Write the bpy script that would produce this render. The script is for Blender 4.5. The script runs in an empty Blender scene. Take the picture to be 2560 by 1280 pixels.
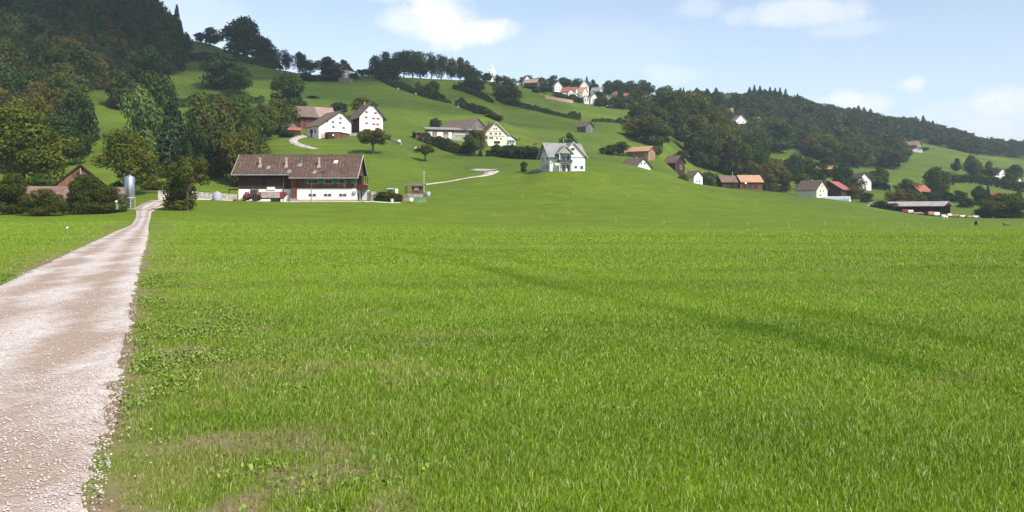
import bpy, math, random
import numpy as np
from math import radians, sin, cos, pi, atan, atan2, sqrt
rng = np.random.default_rng(7)
random.seed(7)
scene = bpy.context.scene
COL = scene.collection

# ------------------------------------------------------------------ camera, sky, sun
F = 2217.0          # focal length in photo pixels (photo is 2560 wide)
HOR = 530.0         # row of the horizon
CAMZ = 1.7
cd = bpy.data.cameras.new('camera'); cam = bpy.data.objects.new('camera', cd); COL.objects.link(cam)
cam.location = (0, 0, CAMZ); cam.rotation_euler = (radians(90), 0, 0)
cd.sensor_width = 36; cd.lens = 36 * F / 2560
cd.shift_y = -(640 - HOR) / 2560
cd.clip_start = 0.1; cd.clip_end = 40000
scene.camera = cam

SUN_AZ = radians(137)      # clockwise from +Y (view direction): right and behind the camera
SUN_EL = radians(44)
EXPOSURE = 0.42
w = bpy.data.worlds.new('World'); scene.world = w; w.use_nodes = True
nt = w.node_tree; N = nt.nodes; L = nt.links
for n in list(N): N.remove(n)
def nd(t, **k):
    n = N.new(t)
    for a, b in k.items(): setattr(n, a, b)
    return n
def mth(op, a, b=None, c=None, clamp=False):
    n = N.new('ShaderNodeMath'); n.operation = op; n.use_clamp = clamp
    for i, v in enumerate((a, b, c)):
        if v is None: continue
        if isinstance(v, (int, float)): n.inputs[i].default_value = v
        else: L.new(v, n.inputs[i])
    return n.outputs[0]
sky = nd('ShaderNodeTexSky', sky_type='NISHITA'); sky.sun_disc = False
sky.sun_elevation = SUN_EL; sky.sun_rotation = SUN_AZ; sky.altitude = 600
sky.air_density = 1.0; sky.dust_density = 1.2; sky.ozone_density = 1.6
SKYS = 0.15
tc = nd('ShaderNodeTexCoord'); sx = nd('ShaderNodeSeparateXYZ'); L.new(tc.outputs['Generated'], sx.inputs[0])
az = mth('ARCTAN2', sx.outputs[0], sx.outputs[1]); el = mth('ARCSINE', sx.outputs[2])
noi = nd('ShaderNodeTexNoise'); noi.inputs['Scale'].default_value = 9; noi.inputs['Detail'].default_value = 7
noi.inputs['Roughness'].default_value = 0.6; noi.inputs['Distortion'].default_value = 0.3
L.new(tc.outputs['Generated'], noi.inputs['Vector'])
noi2 = nd('ShaderNodeTexNoise'); noi2.inputs['Scale'].default_value = 30; noi2.inputs['Detail'].default_value = 9; noi2.inputs['Roughness'].default_value = 0.65
L.new(tc.outputs['Generated'], noi2.inputs['Vector'])
nz = mth('SUBTRACT', mth('ADD', mth('MULTIPLY', noi.outputs[0], 1.1), mth('MULTIPLY', noi2.outputs[0], 0.45)), 0.775)
#  centre px, py, half width, half height (photo pixels at the horizon scale), strength
clouds = [(1125, 30, 85, 62, 1.0), (1185, 78, 110, 34, .95), (1050, 50, 70, 30, .55), (2010, 35, 190, 30, .5), (2150, 70, 130, 20, .32),
          (1740, 20, 60, 26, .3), (2278, 212, 42, 22, .75), (2545, 262, 120, 52, .9), (2150, 258, 105, 26, .75), (2330, 290, 140, 34, .35),
          (1700, 185, 70, 22, .3), (2470, 320, 160, 40, .6), (900, -30, 220, 25, .35), (500, 60, 160, 90, .22), (1480, 120, 400, 60, .12)]
acc = None
for (px, py, hw, hh, st) in clouds:
    a0 = atan((px - 1280) / F); e0 = atan((HOR - py) / F * cos(a0))
    dx = mth('DIVIDE', mth('SUBTRACT', az, a0), hw / F * 1.25 * cos(a0) ** 2)
    dy = mth('DIVIDE', mth('SUBTRACT', el, e0), hh / F * 1.25)
    r = mth('SQRT', mth('ADD', mth('MULTIPLY', dx, dx), mth('MULTIPLY', dy, dy)))
    v = mth('ADD', mth('SUBTRACT', 1.0, r), mth('MULTIPLY', nz, 2.1))
    v = mth('SMOOTH_MIN', mth('MAXIMUM', mth('MULTIPLY', v, 1.7), 0.0), 1.0, 0.3)
    v = mth('MULTIPLY', v, st)
    acc = v if acc is None else mth('MAXIMUM', acc, v)
# thin veil towards the horizon
veil = mth('MULTIPLY', mth('SUBTRACT', 1.0, mth('DIVIDE', el, 0.22), None, True), 0.22)
acc = mth('MAXIMUM', acc, veil)
mix = nd('ShaderNodeMix', data_type='RGBA'); L.new(acc, mix.inputs[0])
hsv = nd('ShaderNodeHueSaturation'); hsv.inputs['Saturation'].default_value = 0.76; hsv.inputs['Value'].default_value = 1.0
L.new(sky.outputs[0], hsv.inputs['Color']); L.new(hsv.outputs[0], mix.inputs[6])
CL = 0.92 / SKYS
mix.inputs[7].default_value = (CL * .94, CL * .97, CL * 1.0, 1)
cmx = nd('ShaderNodeMix', data_type='RGBA'); L.new(mth('MULTIPLY', mth('SUBTRACT', noi.outputs[0], .38), 4.0, None, True), cmx.inputs[0])
cmx.inputs[6].default_value = (CL*.80, CL*.85, CL*.93, 1); cmx.inputs[7].default_value = (CL, CL*1.01, CL*1.03, 1); L.new(cmx.outputs[2], mix.inputs[7])
bg = nd('ShaderNodeBackground'); bg.inputs[1].default_value = SKYS; L.new(mix.outputs[2], bg.inputs[0])
out = nd('ShaderNodeOutputWorld'); L.new(bg.outputs[0], out.inputs[0])

sd = bpy.data.lights.new('sun', 'SUN'); so = bpy.data.objects.new('sun', sd); COL.objects.link(so)
sd.energy = 4.5; sd.angle = radians(0.6); sd.color = (1.0, 0.95, 0.86)
so.rotation_euler = (radians(90) - SUN_EL, 0, pi - SUN_AZ)
from mathutils import Vector, Matrix
sdir = Vector((sin(SUN_AZ) * cos(SUN_EL), cos(SUN_AZ) * cos(SUN_EL), sin(SUN_EL)))
so.rotation_euler = sdir.to_track_quat('Z', 'Y').to_euler()
vs = scene.view_settings
vs.view_transform = 'Standard'; vs.look = 'None'; vs.gamma = 1; vs.exposure = EXPOSURE; vs.use_curve_mapping = False
scene.render.engine = 'CYCLES'
cy = scene.cycles
cy.max_bounces = 5; cy.diffuse_bounces = 2; cy.glossy_bounces = 2; cy.transmission_bounces = 3; cy.volume_bounces = 0
cy.transparent_max_bounces = 6; cy.use_denoising = True; cy.caustics_reflective = False; cy.caustics_refractive = False

# ------------------------------------------------------------------ helpers
def tag(o, label=None, cat=None, group=None, kind=None):
    if label: o['label'] = label
    if cat: o['category'] = cat
    if group: o['group'] = group
    if kind: o['kind'] = kind
    return o
def empty(name, loc, rz=0, label=None, cat=None, group=None):
    o = bpy.data.objects.new(name, None); COL.objects.link(o)
    o.location = loc; o.rotation_euler = (0, 0, rz); o.empty_display_size = 0.3
    return tag(o, label, cat, group)
def npmesh(name, V, Fc, mats, smooth=False, attrs=None, k=None):
    """V (n,3); Fc (m,k) int array"""
    me = bpy.data.meshes.new(name)
    V = np.asarray(V, np.float32); Fc = np.asarray(Fc, np.int32); m, k = Fc.shape
    me.vertices.add(len(V)); me.vertices.foreach_set('co', V.ravel())
    me.loops.add(m * k); me.loops.foreach_set('vertex_index', Fc.ravel())
    me.polygons.add(m); me.polygons.foreach_set('loop_start', np.arange(0, m * k, k, dtype=np.int32))
    me.polygons.foreach_set('loop_total', np.full(m, k, np.int32))
    if smooth: me.polygons.foreach_set('use_smooth', np.ones(m, bool))
    me.update(calc_edges=True)
    for a, arr in (attrs or {}).items():
        at = me.attributes.new(a, 'FLOAT', 'POINT'); at.data.foreach_set('value', np.asarray(arr, np.float32))
    for mt in (mats if isinstance(mats, (list, tuple)) else [mats]): me.materials.append(mt)
    return me
def obj(name, me, parent=None):
    o = bpy.data.objects.new(name, me); COL.objects.link(o)
    if parent: o.parent = parent
    return o
class MB:
    """collects simple shapes into one mesh; tr = (ox, oy, yaw) baked transform"""
    def __init__(s, tr=None): s.v = []; s.f = []; s.tr = tr
    def add(s, vs, fs):
        b = len(s.v)
        if s.tr:
            ox, oy, a = s.tr; c, d = cos(a), sin(a)
            vs = [(ox + x * c - y * d, oy + x * d + y * c, z) for x, y, z in vs]
        s.v += [tuple(v) for v in vs]; s.f += [tuple(i + b for i in f) for f in fs]; return s
    def box(s, x0, x1, y0, y1, z0, z1):
        if x0 > x1: x0, x1 = x1, x0
        if y0 > y1: y0, y1 = y1, y0
        return s.add([(x0,y0,z0),(x1,y0,z0),(x1,y1,z0),(x0,y1,z0),(x0,y0,z1),(x1,y0,z1),(x1,y1,z1),(x0,y1,z1)],
                     [(3,2,1,0),(4,5,6,7),(0,1,5,4),(1,2,6,5),(2,3,7,6),(3,0,4,7)])
    def prism(s, prof, y0, y1):
        """profile in x,z extruded along y"""
        n = len(prof)
        return s.add([(x, y0, z) for x, z in prof] + [(x, y1, z) for x, z in prof],
                     [tuple(range(n)), tuple(range(2*n-1, n-1, -1))] + [(i, i+n, (i+1) % n + n, (i+1) % n) for i in range(n)])
    def xprism(s, prof, x0, x1):
        n = len(prof)
        return s.add([(x0, y, z) for y, z in prof] + [(x1, y, z) for y, z in prof],
                     [tuple(range(n-1,-1,-1)), tuple(range(n, 2*n))] + [(i, (i+1) % n, (i+1) % n + n, i+n) for i in range(n)])
    def tube(s, a, b, r0, r1=None, n=8):
        r1 = r0 if r1 is None else r1
        a = Vector(a); b = Vector(b); d = (b - a).normalized()
        u = d.orthogonal().normalized(); v = d.cross(u)
        vs = []
        for (p, r) in ((a, r0), (b, r1)):
            for i in range(n):
                t = 2*pi*i/n; vs.append(p + (u*cos(t) + v*sin(t))*r)
        return s.add(vs, [tuple(range(n-1,-1,-1)), tuple(range(n, 2*n))] + [(i, (i+1) % n, (i+1) % n + n, i+n) for i in range(n)])
    def lathe(s, prof, c=(0,0), n=20, axis='z'):
        """prof: list of (r, h)"""
        vs = []
        for r, h in prof:
            for i in range(n):
                t = 2*pi*i/n
                if axis == 'z': vs.append((c[0] + r*cos(t), c[1] + r*sin(t), h))
                elif axis == 'x': vs.append((h, c[0] + r*cos(t), c[1] + r*sin(t)))
                else: vs.append((c[0] + r*cos(t), h, c[1] + r*sin(t)))
        fs = []
        for j in range(len(prof)-1):
            for i in range(n): fs.append((j*n+i, j*n+(i+1) % n, (j+1)*n+(i+1) % n, (j+1)*n+i))
        fs.append(tuple(range(n-1,-1,-1))); fs.append(tuple(range((len(prof)-1)*n, len(prof)*n)))
        return s.add(vs, fs)
    def build(s, name, mat, parent=None, smooth=False, mods=None):
        me = bpy.data.meshes.new(name); me.from_pydata(s.v, [], s.f); me.validate()
        me.materials.append(mat)
        import bmesh
        bm = bmesh.new(); bm.from_mesh(me); bmesh.ops.recalc_face_normals(bm, faces=bm.faces); bm.to_mesh(me); bm.free()
        if smooth:
            me.polygons.foreach_set('use_smooth', np.ones(len(me.polygons), bool)); 
        return obj(name, me, parent)

# ------------------------------------------------------------------ materials
def newmat(name):
    m = bpy.data.materials.new(name); m.use_nodes = True
    t = m.node_tree
    for n in list(t.nodes): t.nodes.remove(n)
    return m, t
class T:
    def __init__(s, t): s.t = t
    def n(s, ty, **k):
        n = s.t.nodes.new(ty)
        ins = k.pop('ins', {})
        for a, b in k.items(): setattr(n, a, b)
        for a, b in ins.items(): s.set(n, a, b)
        return n
    def set(s, n, a, b):
        if isinstance(b, bpy.types.NodeSocket): s.t.links.new(b, n.inputs[a])
        else:
            n.inputs[a].default_value = (tuple(b) + (1,)) if isinstance(b, (tuple, list)) and len(b) == 3 and n.inputs[a].type == 'RGBA' else b
    def math(s, op, a, b=0.0, clamp=False): return s.n('ShaderNodeMath', operation=op, use_clamp=clamp, ins={0: a, 1: b}).outputs[0]
    def noise(s, vec, scale, detail=4, rough=.55, dist=0):
        return s.n('ShaderNodeTexNoise', ins={'Vector': vec, 'Scale': scale, 'Detail': detail, 'Roughness': rough, 'Distortion': dist}).outputs[0]
    def mix(s, f, a, b, mode='MIX'):
        n = s.n('ShaderNodeMix', data_type='RGBA', blend_type=mode); s.set(n, 0, f)
        for i, v in ((6, a), (7, b)):
            s.set(n, i, v)
        return n.outputs[2]
    def ramp(s, f, lo, hi, clamp=True):
        return s.n('ShaderNodeMapRange', ins={0: f, 1: lo, 2: hi, 3: 0.0, 4: 1.0}).outputs[0]
    def scale(s, vec, v):
        return s.n('ShaderNodeMapping', ins={'Vector': vec, 'Scale': v}).outputs[0]
    def princ(s, col, rough=.8, bump=None, bd=.1, metal=0, spec=.3):
        p = s.n('ShaderNodeBsdfPrincipled', ins={'Base Color': col, 'Roughness': rough, 'Metallic': metal, 'Specular IOR Level': spec})
        if bump is not None:
            b = s.n('ShaderNodeBump', ins={'Height': bump, 'Distance': bd, 'Strength': 0.8}); s.t.links.new(b.outputs[0], p.inputs['Normal'])
        o = s.n('ShaderNodeOutputMaterial'); s.t.links.new(p.outputs[0], o.inputs[0]); return p
_mc = {}
def plain(name, col, rough=.8, var=.18, scale=.8, metal=0, spec=.3, fine=6.0):
    """paint or mineral surface with weathering at two scales"""
    if name in _mc: return _mc[name]
    m, t = newmat(name); s = T(t); c = s.n('ShaderNodeTexCoord').outputs['Object']
    n1 = s.noise(c, scale, 5); n2 = s.noise(c, fine, 3)
    k = s.math('ADD', s.math('MULTIPLY', n1, .65), s.math('MULTIPLY', n2, .35))
    dark = tuple(x * (1 - var * 1.6) for x in col); lite = tuple(min(1, x * (1 + var)) for x in col)
    s.princ(s.mix(s.ramp(k, .3, .7), dark, lite), rough, metal=metal, spec=spec)
    _mc[name] = m; return m
def planks(name, a, b, board=.25, axis=0, var=.6, rough=.85):
    """weathered boards: per-board tone plus streaks running down"""
    if name in _mc: return _mc[name]
    m, t = newmat(name); s = T(t); c = s.n('ShaderNodeTexCoord').outputs['Object']
    sp = s.n('ShaderNodeSeparateXYZ', ins={0: c})
    h = s.math('ADD', sp.outputs[0], sp.outputs[1])
    i = s.math('FLOOR', s.math('DIVIDE', h, board))
    wn = s.n('ShaderNodeTexWhiteNoise', noise_dimensions='1D'); t.links.new(i, wn.inputs['W'])
    st = s.noise(s.scale(c, (3, 3, .35)), 1.5, 4)
    k = s.math('ADD', s.math('MULTIPLY', wn.outputs[0], .45), s.math('MULTIPLY', st, .7))
    big = s.noise(c, .25, 3)
    k = s.math('ADD', k, s.math('MULTIPLY', s.math('SUBTRACT', big, .5), .6))
    s.princ(s.mix(s.ramp(k, .25, .95), a, b), rough)
    _mc[name] = m; return m
def tiles(name, a, b, patch=None, row=.34, colw=.9, line=.5, patchamt=.0):
    """pantiled roof: coursed rows, upright lap lines, patches of newer or mossy tile"""
    if name in _mc: return _mc[name]
    m, t = newmat(name); s = T(t); c = s.n('ShaderNodeTexCoord').outputs['Object']
    sp = s.n('ShaderNodeSeparateXYZ', ins={0: c})
    gx = s.math('DIVIDE', s.math('ADD', sp.outputs[0], s.math('MULTIPLY', sp.outputs[1], .13)), colw)
    gz = s.math('DIVIDE', sp.outputs[2], row)
    iv = s.n('ShaderNodeCombineXYZ', ins={0: s.math('FLOOR', gx), 1: s.math('FLOOR', gz), 2: s.math('FLOOR', s.math('DIVIDE', sp.outputs[1], colw))})
    wn = s.n('ShaderNodeTexWhiteNoise', noise_dimensions='3D'); t.links.new(iv.outputs[0], wn.inputs[0])
    n1 = s.noise(c, .35, 5); n2 = s.noise(c, 3, 4)
    k = s.math('ADD', s.math('MULTIPLY', wn.outputs[0], .35), s.math('ADD', s.math('MULTIPLY', n1, .5), s.math('MULTIPLY', n2, .3)))
    col = s.mix(s.ramp(k, .25, .85), a, b)
    fx = s.math('FRACT', gx); ln = s.math('LESS_THAN', fx, .16)
    brk = s.ramp(s.noise(c, .9, 3), .46, .62)
    col = s.mix(s.math('MULTIPLY', s.math('MULTIPLY', ln, brk), line), col, tuple(min(1, x * 2.3 + .03) for x in b))
    if patch:
        pv = s.ramp(s.noise(c, .22, 2), .55, .6); col = s.mix(s.math('MULTIPLY', pv, patchamt), col, patch)
    s.princ(col, .85, bump=s.math('FRACT', gz), bd=.04)
    _mc[name] = m; return m
def foliage(name, dark, lite, warm, transl=.25):
    m, t = newmat(name); s = T(t); g = s.n('ShaderNodeNewGeometry').outputs['Position']; oi = s.n('ShaderNodeObjectInfo')
    n1 = s.noise(g, .35, 4); a = s.n('ShaderNodeAttribute', attribute_name='rnd').outputs['Fac']
    k = s.math('ADD', s.math('MULTIPLY', n1, .8), s.math('MULTIPLY', a, .5))
    col = s.mix(s.ramp(k, .3, .95), dark, lite)
    wv = s.ramp(s.math('ADD', s.noise(g, .16, 3), s.math('MULTIPLY', s.math('SUBTRACT', oi.outputs['Random'], .5), .35)), .5, .75)
    col = s.mix(s.math('MULTIPLY', wv, .55), col, warm)
    col = s.mix(1.0, col, oi.outputs['Color'], 'MULTIPLY')
    d = s.n('ShaderNodeBsdfDiffuse', ins={0: col}); tr = s.n('ShaderNodeBsdfTranslucent', ins={0: col})
    mx = s.n('ShaderNodeMixShader', ins={0: transl}); t.links.new(d.outputs[0], mx.inputs[1]); t.links.new(tr.outputs[0], mx.inputs[2])
    o = s.n('ShaderNodeOutputMaterial'); t.links.new(mx.outputs[0], o.inputs[0]); return m
M = {}
M['leaf'] = foliage('leaf_green', (.022, .038, .012), (.092, .134, .032), (.160, .116, .040))
M['needle'] = foliage('needle_green', (.012, .022, .013), (.040, .060, .030), (.050, .055, .028), .1)
M['bark'] = plain('bark', (.095, .078, .06), .95, .4, 1.5)
M['white'] = plain('white_render', (.80, .79, .75), .9, .05, .6)
M['cream'] = plain('cream_render', (.72, .67, .53), .9, .06, .6)
M['offwhite'] = plain('pale_render', (.62, .60, .56), .9, .1, .6)
M['stone'] = plain('stone', (.34, .31, .27), .95, .35, 1.2)
M['concrete'] = plain('concrete', (.30, .28, .25), .95, .4, .7)
M['glass'] = plain('window_glass', (.035, .042, .05), .15, .2, 1, spec=.6)
M['blueglass'] = plain('blue_film', (.05, .07, .38), .4, .2, 1)
M['frame'] = plain('window_frame', (.6, .58, .54), .6, .05)
M['wooddark'] = planks('brown_boards', (.020, .010, .007), (.085, .040, .024))
M['woodred'] = planks('redbrown_boards', (.06, .022, .014), (.21, .085, .045), .3)
M['woodgrey'] = planks('grey_boards', (.07, .06, .055), (.24, .21, .19), .3)
M['woodlight'] = planks('tan_boards', (.20, .12, .07), (.42, .28, .17), .3)
M['tile'] = tiles('brown_tiles', (.048, .030, .021), (.122, .077, .056), (.10, .045, .032), .33, .95, .7, .35)
M['tileold'] = tiles('old_brown_tiles', (.085, .060, .048), (.21, .15, .12), (.24, .11, .07), .3, .6, .15, .3)
M['tilepink'] = tiles('pink_brown_tiles', (.17, .11, .09), (.40, .27, .22), (.42, .24, .15), .3, .6, .15, .5)
M['tilered'] = tiles('red_tiles', (.21, .065, .045), (.36, .135, .09), (.30, .10, .07), .3, .6, .1, .3)
M['tileorange'] = tiles('orange_tiles', (.34, .17, .10), (.52, .29, .18), (.50, .34, .24), .3, .6, .1, .4)
M['slate'] = tiles('grey_tiles', (.17, .165, .165), (.30, .29, .29), (.25, .24, .24), .3, .5, .12, .2)
M['trim'] = plain('pale_timber', (.55, .51, .42), .7, .1)
M['darktrim'] = plain('dark_timber', (.05, .035, .028), .8, .3)
M['green_paint'] = plain('green_paint', (.02, .27, .17), .6, .15)
M['shutter_red'] = plain('red_paint', (.42, .055, .06), .6, .15)
M['metal'] = plain('galvanised', (.46, .48, .53), .38, .10, .5, metal=.85)
M['rubber'] = plain('rubber', (.025, .024, .022), .9, .3)
M['machine_red'] = plain('machine_red', (.23, .03, .028), .5, .25)
M['machine_green'] = plain('machine_green', (.04, .19, .10), .5, .2)
M['grey_paint'] = plain('grey_paint', (.35, .37, .40), .6, .15)
M['blue_paint'] = plain('blue_paint', (.05, .14, .42), .5, .1)
M['yellow_paint'] = plain('yellow_paint', (.45, .28, .06), .6, .3)
M['cow_white'] = plain('pale_hide', (.68, .62, .52), .9, .12, 1.2)
M['cow_brown'] = plain('brown_hide', (.24, .11, .055), .9, .3, 1.2)
M['orange_paint'] = plain('orange_paint', (.55, .13, .04), .6, .2)
M['terracotta'] = plain('terracotta', (.45, .2, .12), .8, .2)
M['palegreen'] = plain('pale_green_paint', (.42, .58, .48), .6, .12)

# ------------------------------------------------------------------ terrain height
# column px -> list of (depth Y, photo row of the ground there)
PROF = {
 -1500: [(60,593),(180,560),(260,520),(340,440),(450,330),(600,180),(760,90),(1200,120),(3000,420)],
 -300: [(60,593),(150,555),(195,537),(230,515),(300,445),(340,405),(400,320),(460,215),(520,110),(600,0),(700,-90),(900,-80),(1500,100),(3500,450)],
 0:    [(60,593),(150,554),(195,537),(230,510),(300,437),(340,400),(400,315),(460,210),(520,110),(600,5),(700,-80),(900,-70),(1500,110),(3500,450)],
 110:  [(60,593),(150,554),(195,536),(228,505),(300,436),(345,396),(400,325),(460,228),(520,130),(600,30),(700,-50),(900,-30),(1500,150),(3500,450)],
 250:  [(60,593),(150,553),(195,533),(228,500),(300,425),(345,388),(400,322),(470,240),(540,175),(620,95),(700,30),(900,40),(1500,200),(3500,450)],
 345:  [(60,593),(120,563),(160,546),(190,527),(215,508),(240,487),(300,430),(350,385),(420,315),(500,232),(580,165),(660,105),(740,70),(900,95),(1500,250),(3500,460)],
 430:  [(60,593),(130,560),(185,527),(210,508),(240,488),(270,462),(310,428),(360,388),(430,318),(510,238),(580,180),(650,140),(700,122),(760,98),(900,130),(1500,280),(3500,460)],
 500:  [(60,593),(130,560),(185,528),(225,502),(250,490),(280,458),(320,424),(370,382),(440,310),(520,238),(600,180),(660,146),(700,132),(760,103),(840,125),(1500,300),(3500,460)],
 590:  [(60,593),(130,560),(185,528),(225,504),(250,497),(285,462),(320,430),(380,375),(450,305),(520,245),(600,195),(660,155),(700,135),(780,140),(1500,310),(3500,460)],
 700:  [(60,593),(130,562),(185,532),(222,506),(252,500),(290,456),(330,408),(380,350),(430,310),(500,262),(560,225),(620,190),(670,172),(760,190),(1500,320),(3500,460)],
 800:  [(60,593),(130,564),(185,536),(222,507),(252,500),(290,452),(330,402),(375,357),(400,341),(440,320),(500,275),(560,232),(620,195),(660,186),(760,205),(1500,320),(3500,460)],
 920:  [(60,593),(130,565),(185,538),(225,508),(250,496),(290,445),(330,402),(365,370),(400,337),(440,320),(500,280),(560,235),(600,208),(640,190),(700,195),(760,200),(1500,320),(3500,460)],
 1000: [(60,593),(130,566),(185,540),(228,512),(252,492),(290,452),(335,405),(380,372),(430,343),(480,305),(530,262),(575,225),(620,212),(680,195),(740,200),(1500,320),(3500,460)],
 1100: [(60,593),(150,564),(190,542),(232,510),(262,480),(300,448),(350,408),(385,388),(430,360),(470,330),(520,285),(560,253),(600,250),(640,228),(700,198),(760,205),(1500,330),(3500,460)],
 1200: [(60,593),(150,566),(190,548),(232,515),(262,482),(296,440),(330,418),(380,394),(425,368),(450,357),(485,325),(520,287),(550,280),(620,250),(680,222),(730,200),(800,208),(1500,340),(3500,460)],
 1290: [(60,593),(150,568),(190,552),(232,518),(262,480),(290,445),(325,414),(385,396),(440,366),(460,355),(500,332),(540,318),(600,292),(660,258),(710,228),(760,212),(830,222),(1500,350),(3500,460)],
 1380: [(60,593),(150,568),(190,554),(232,520),(265,470),(284,431),(300,428),(330,410),(385,395),(450,372),(520,340),(600,300),(680,262),(730,240),(780,228),(860,232),(1500,350),(3500,460)],
 1470: [(60,593),(150,569),(190,555),(232,522),(265,474),(286,431),(302,425),(330,404),(360,402),(400,398),(450,380),(520,345),(600,312),(660,290),(720,266),(780,240),(860,238),(1500,350),(3500,460)],
 1560: [(60,593),(150,570),(190,556),(232,524),(268,480),(300,430),(325,410),(345,409),(388,438),(430,414),(470,388),(520,366),(600,320),(680,296),(740,275),(800,252),(880,242),(1500,350),(3500,460)],
 1650: [(60,593),(150,570),(190,557),(232,526),(272,482),(305,438),(328,428),(350,432),(390,446),(450,416),(500,388),(560,358),(620,330),(700,295),(780,262),(850,240),(950,240),(1500,330),(3500,460)],
 1740: [(60,593),(150,571),(190,558),(235,530),(275,490),(310,462),(330,457),(350,459),(430,470),(500,464),(540,438),(590,405),(640,378),(700,330),(780,290),(870,255),(960,235),(1100,245),(1800,350),(3500,460)],
 1850: [(60,593),(150,572),(190,560),(235,534),(275,502),(310,480),(335,473),(360,475),(430,482),(500,470),(540,455),(600,430),(660,405),(740,380),(820,335),(920,290),(1030,245),(1150,240),(2000,350),(3500,460)],
 1960: [(60,593),(150,572),(190,562),(235,540),(275,512),(310,494),(340,484),(370,486),(430,492),(500,480),(560,465),(640,430),(700,400),(760,384),(840,372),(930,325),(1040,275),(1150,252),(2000,350),(3500,460)],
 2070: [(60,593),(150,573),(190,563),(235,545),(275,522),(310,506),(345,497),(370,498),(430,500),(500,490),(560,474),(650,440),(740,412),(820,396),(900,372),(1000,330),(1120,285),(1220,272),(2000,360),(3500,460)],
 2200: [(60,593),(150,574),(190,565),(235,552),(280,538),(330,528),(370,522),(400,521),(440,518),(500,508),(560,490),(700,448),(840,412),(950,380),(1080,340),(1200,305),(1300,295),(2000,370),(3500,460)],
 2330: [(60,593),(150,574),(190,566),(240,556),(290,549),(340,543),(390,538),(440,530),(500,512),(560,498),(680,462),(820,425),(960,388),(1150,355),(1300,330),(1400,325),(2200,390),(3500,460)],
 2450: [(60,593),(150,574),(190,567),(240,559),(290,553),(340,550),(400,545),(450,532),(520,510),(600,488),(720,455),(860,425),(1000,398),(1200,372),(1400,350),(1550,345),(2200,390),(3500,460)],
 2560: [(60,593),(150,575),(190,568),(240,561),(290,556),(340,552),(400,548),(460,535),(540,512),(640,485),(760,460),(900,432),(1050,410),(1250,385),(1450,362),(1600,356),(2200,390),(3500,460)],
 2900: [(60,593),(150,576),(240,562),(340,555),(460,540),(640,490),(900,440),(1200,400),(1600,365),(2200,390),(3500,460)],
 4200: [(60,593),(150,580),(340,560),(640,510),(1000,470),(1600,430),(3500,470)],
}
def pchip(x, y, xi):
    x = np.asarray(x, float); y = np.asarray(y, float); h = np.diff(x); d = np.diff(y) / h
    m = np.zeros_like(y); m[0] = d[0]; m[-1] = d[-1]
    for i in range(1, len(x) - 1):
        if d[i-1] * d[i] > 0:
            w1 = 2*h[i] + h[i-1]; w2 = h[i] + 2*h[i-1]; m[i] = (w1 + w2) / (w1/d[i-1] + w2/d[i])
    xi = np.clip(xi, x[0], x[-1]); k = np.clip(np.searchsorted(x, xi) - 1, 0, len(h) - 1)
    t = (xi - x[k]) / h[k]; hh = h[k]
    return ((2*t**3 - 3*t**2 + 1)*y[k] + (t**3 - 2*t**2 + t)*hh*m[k] + (-2*t**3 + 3*t**2)*y[k+1] + (t**3 - t**2)*hh*m[k+1])
YG = np.exp(np.linspace(np.log(30), np.log(9000), 700))
cols = sorted(PROF)
ZT = []
for c in cols:
    pts = PROF[c]
    ys = [0.5, 30] + [p[0] for p in pts] + [9000]
    zs = [0, 0] + [CAMZ + (HOR - p[1]) / F * p[0] for p in pts]
    zs[2] = 0.0
    zs += [zs[-1] * .6]
    ZT.append(pchip(ys, zs, YG))
ZT = np.array(ZT); ZT = np.where(ZT > 150, 150 + 46*np.tanh((ZT - 150)/46*.9), ZT)
UC = (np.array(cols) - 1280) / F
UG = np.concatenate([np.linspace(UC[0], -.62, 60)[:-1], np.linspace(-.62, .62, 520), np.linspace(.62, UC[-1], 60)[1:]])
ZG = np.stack([pchip(UC, ZT[:, j], UG) for j in range(len(YG))], 1)      # (nu, ny)
# blur a little so columns do not read as creases
kx = np.array([1, 3, 5, 3, 1]); kx = kx / kx.sum()
for _ in range(3):
    P = np.pad(ZG, ((2, 2), (0, 0)), mode='edge'); ZG = sum(kx[i] * P[i:i + ZG.shape[0]] for i in range(5))
LY = np.log(YG)
def H(X, Y):
    X = np.asarray(X, float); Y = np.asarray(Y, float)
    Ye = np.maximum(Y, 20.0); u = np.clip(X / Ye, UG[0], UG[-1]); ly = np.clip(np.log(Ye), LY[0], LY[-1] - 1e-6)
    i = np.clip(np.searchsorted(UG, u) - 1, 0, len(UG) - 2); fu = (u - UG[i]) / (UG[i+1] - UG[i])
    t = (ly - LY[0]) / (LY[1] - LY[0]); j = np.clip(t.astype(int), 0, len(LY) - 2); fy = t - j
    z = (ZG[i, j]*(1-fu) + ZG[i+1, j]*fu)*(1-fy) + (ZG[i, j+1]*(1-fu) + ZG[i+1, j+1]*fu)*fy
    a = np.clip((Y - 55) / 120, 0, 1)
    z = z + a*(.16*np.sin(X*.11 + 1.3*np.sin(Y*.05)) + .14*np.sin(Y*.13 + X*.04) + .25*np.sin(X*.031 + Y*.022 + 1.) + .25 * np.sin(X*.02 - Y*.045)) * np.clip(Y / 300, .25, 2)
    return z
def h1(x, y): return float(H(np.array([x]), np.array([y]))[0])
_YS = np.exp(np.linspace(np.log(4), np.log(3500), 5000))
def G(px, py, y0=0):
    """first ground point met by the sight line through a photo pixel beyond depth y0"""
    Y = _YS[_YS >= y0]; X = (px - 1280) / F * Y
    d = H(X, Y) - (CAMZ + (HOR - py) / F * Y)
    k = np.nonzero(d >= 0)[0]
    k = k[0] if len(k) else int(np.argmax(d))
    return float(X[k]), float(Y[k]), float(H(X[k:k+1], Y[k:k+1])[0])
def at(px, Y):
    X = (px - 1280) / F * Y; return X, Y, h1(X, Y)
def m_per_px(Y): return Y / F
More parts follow.
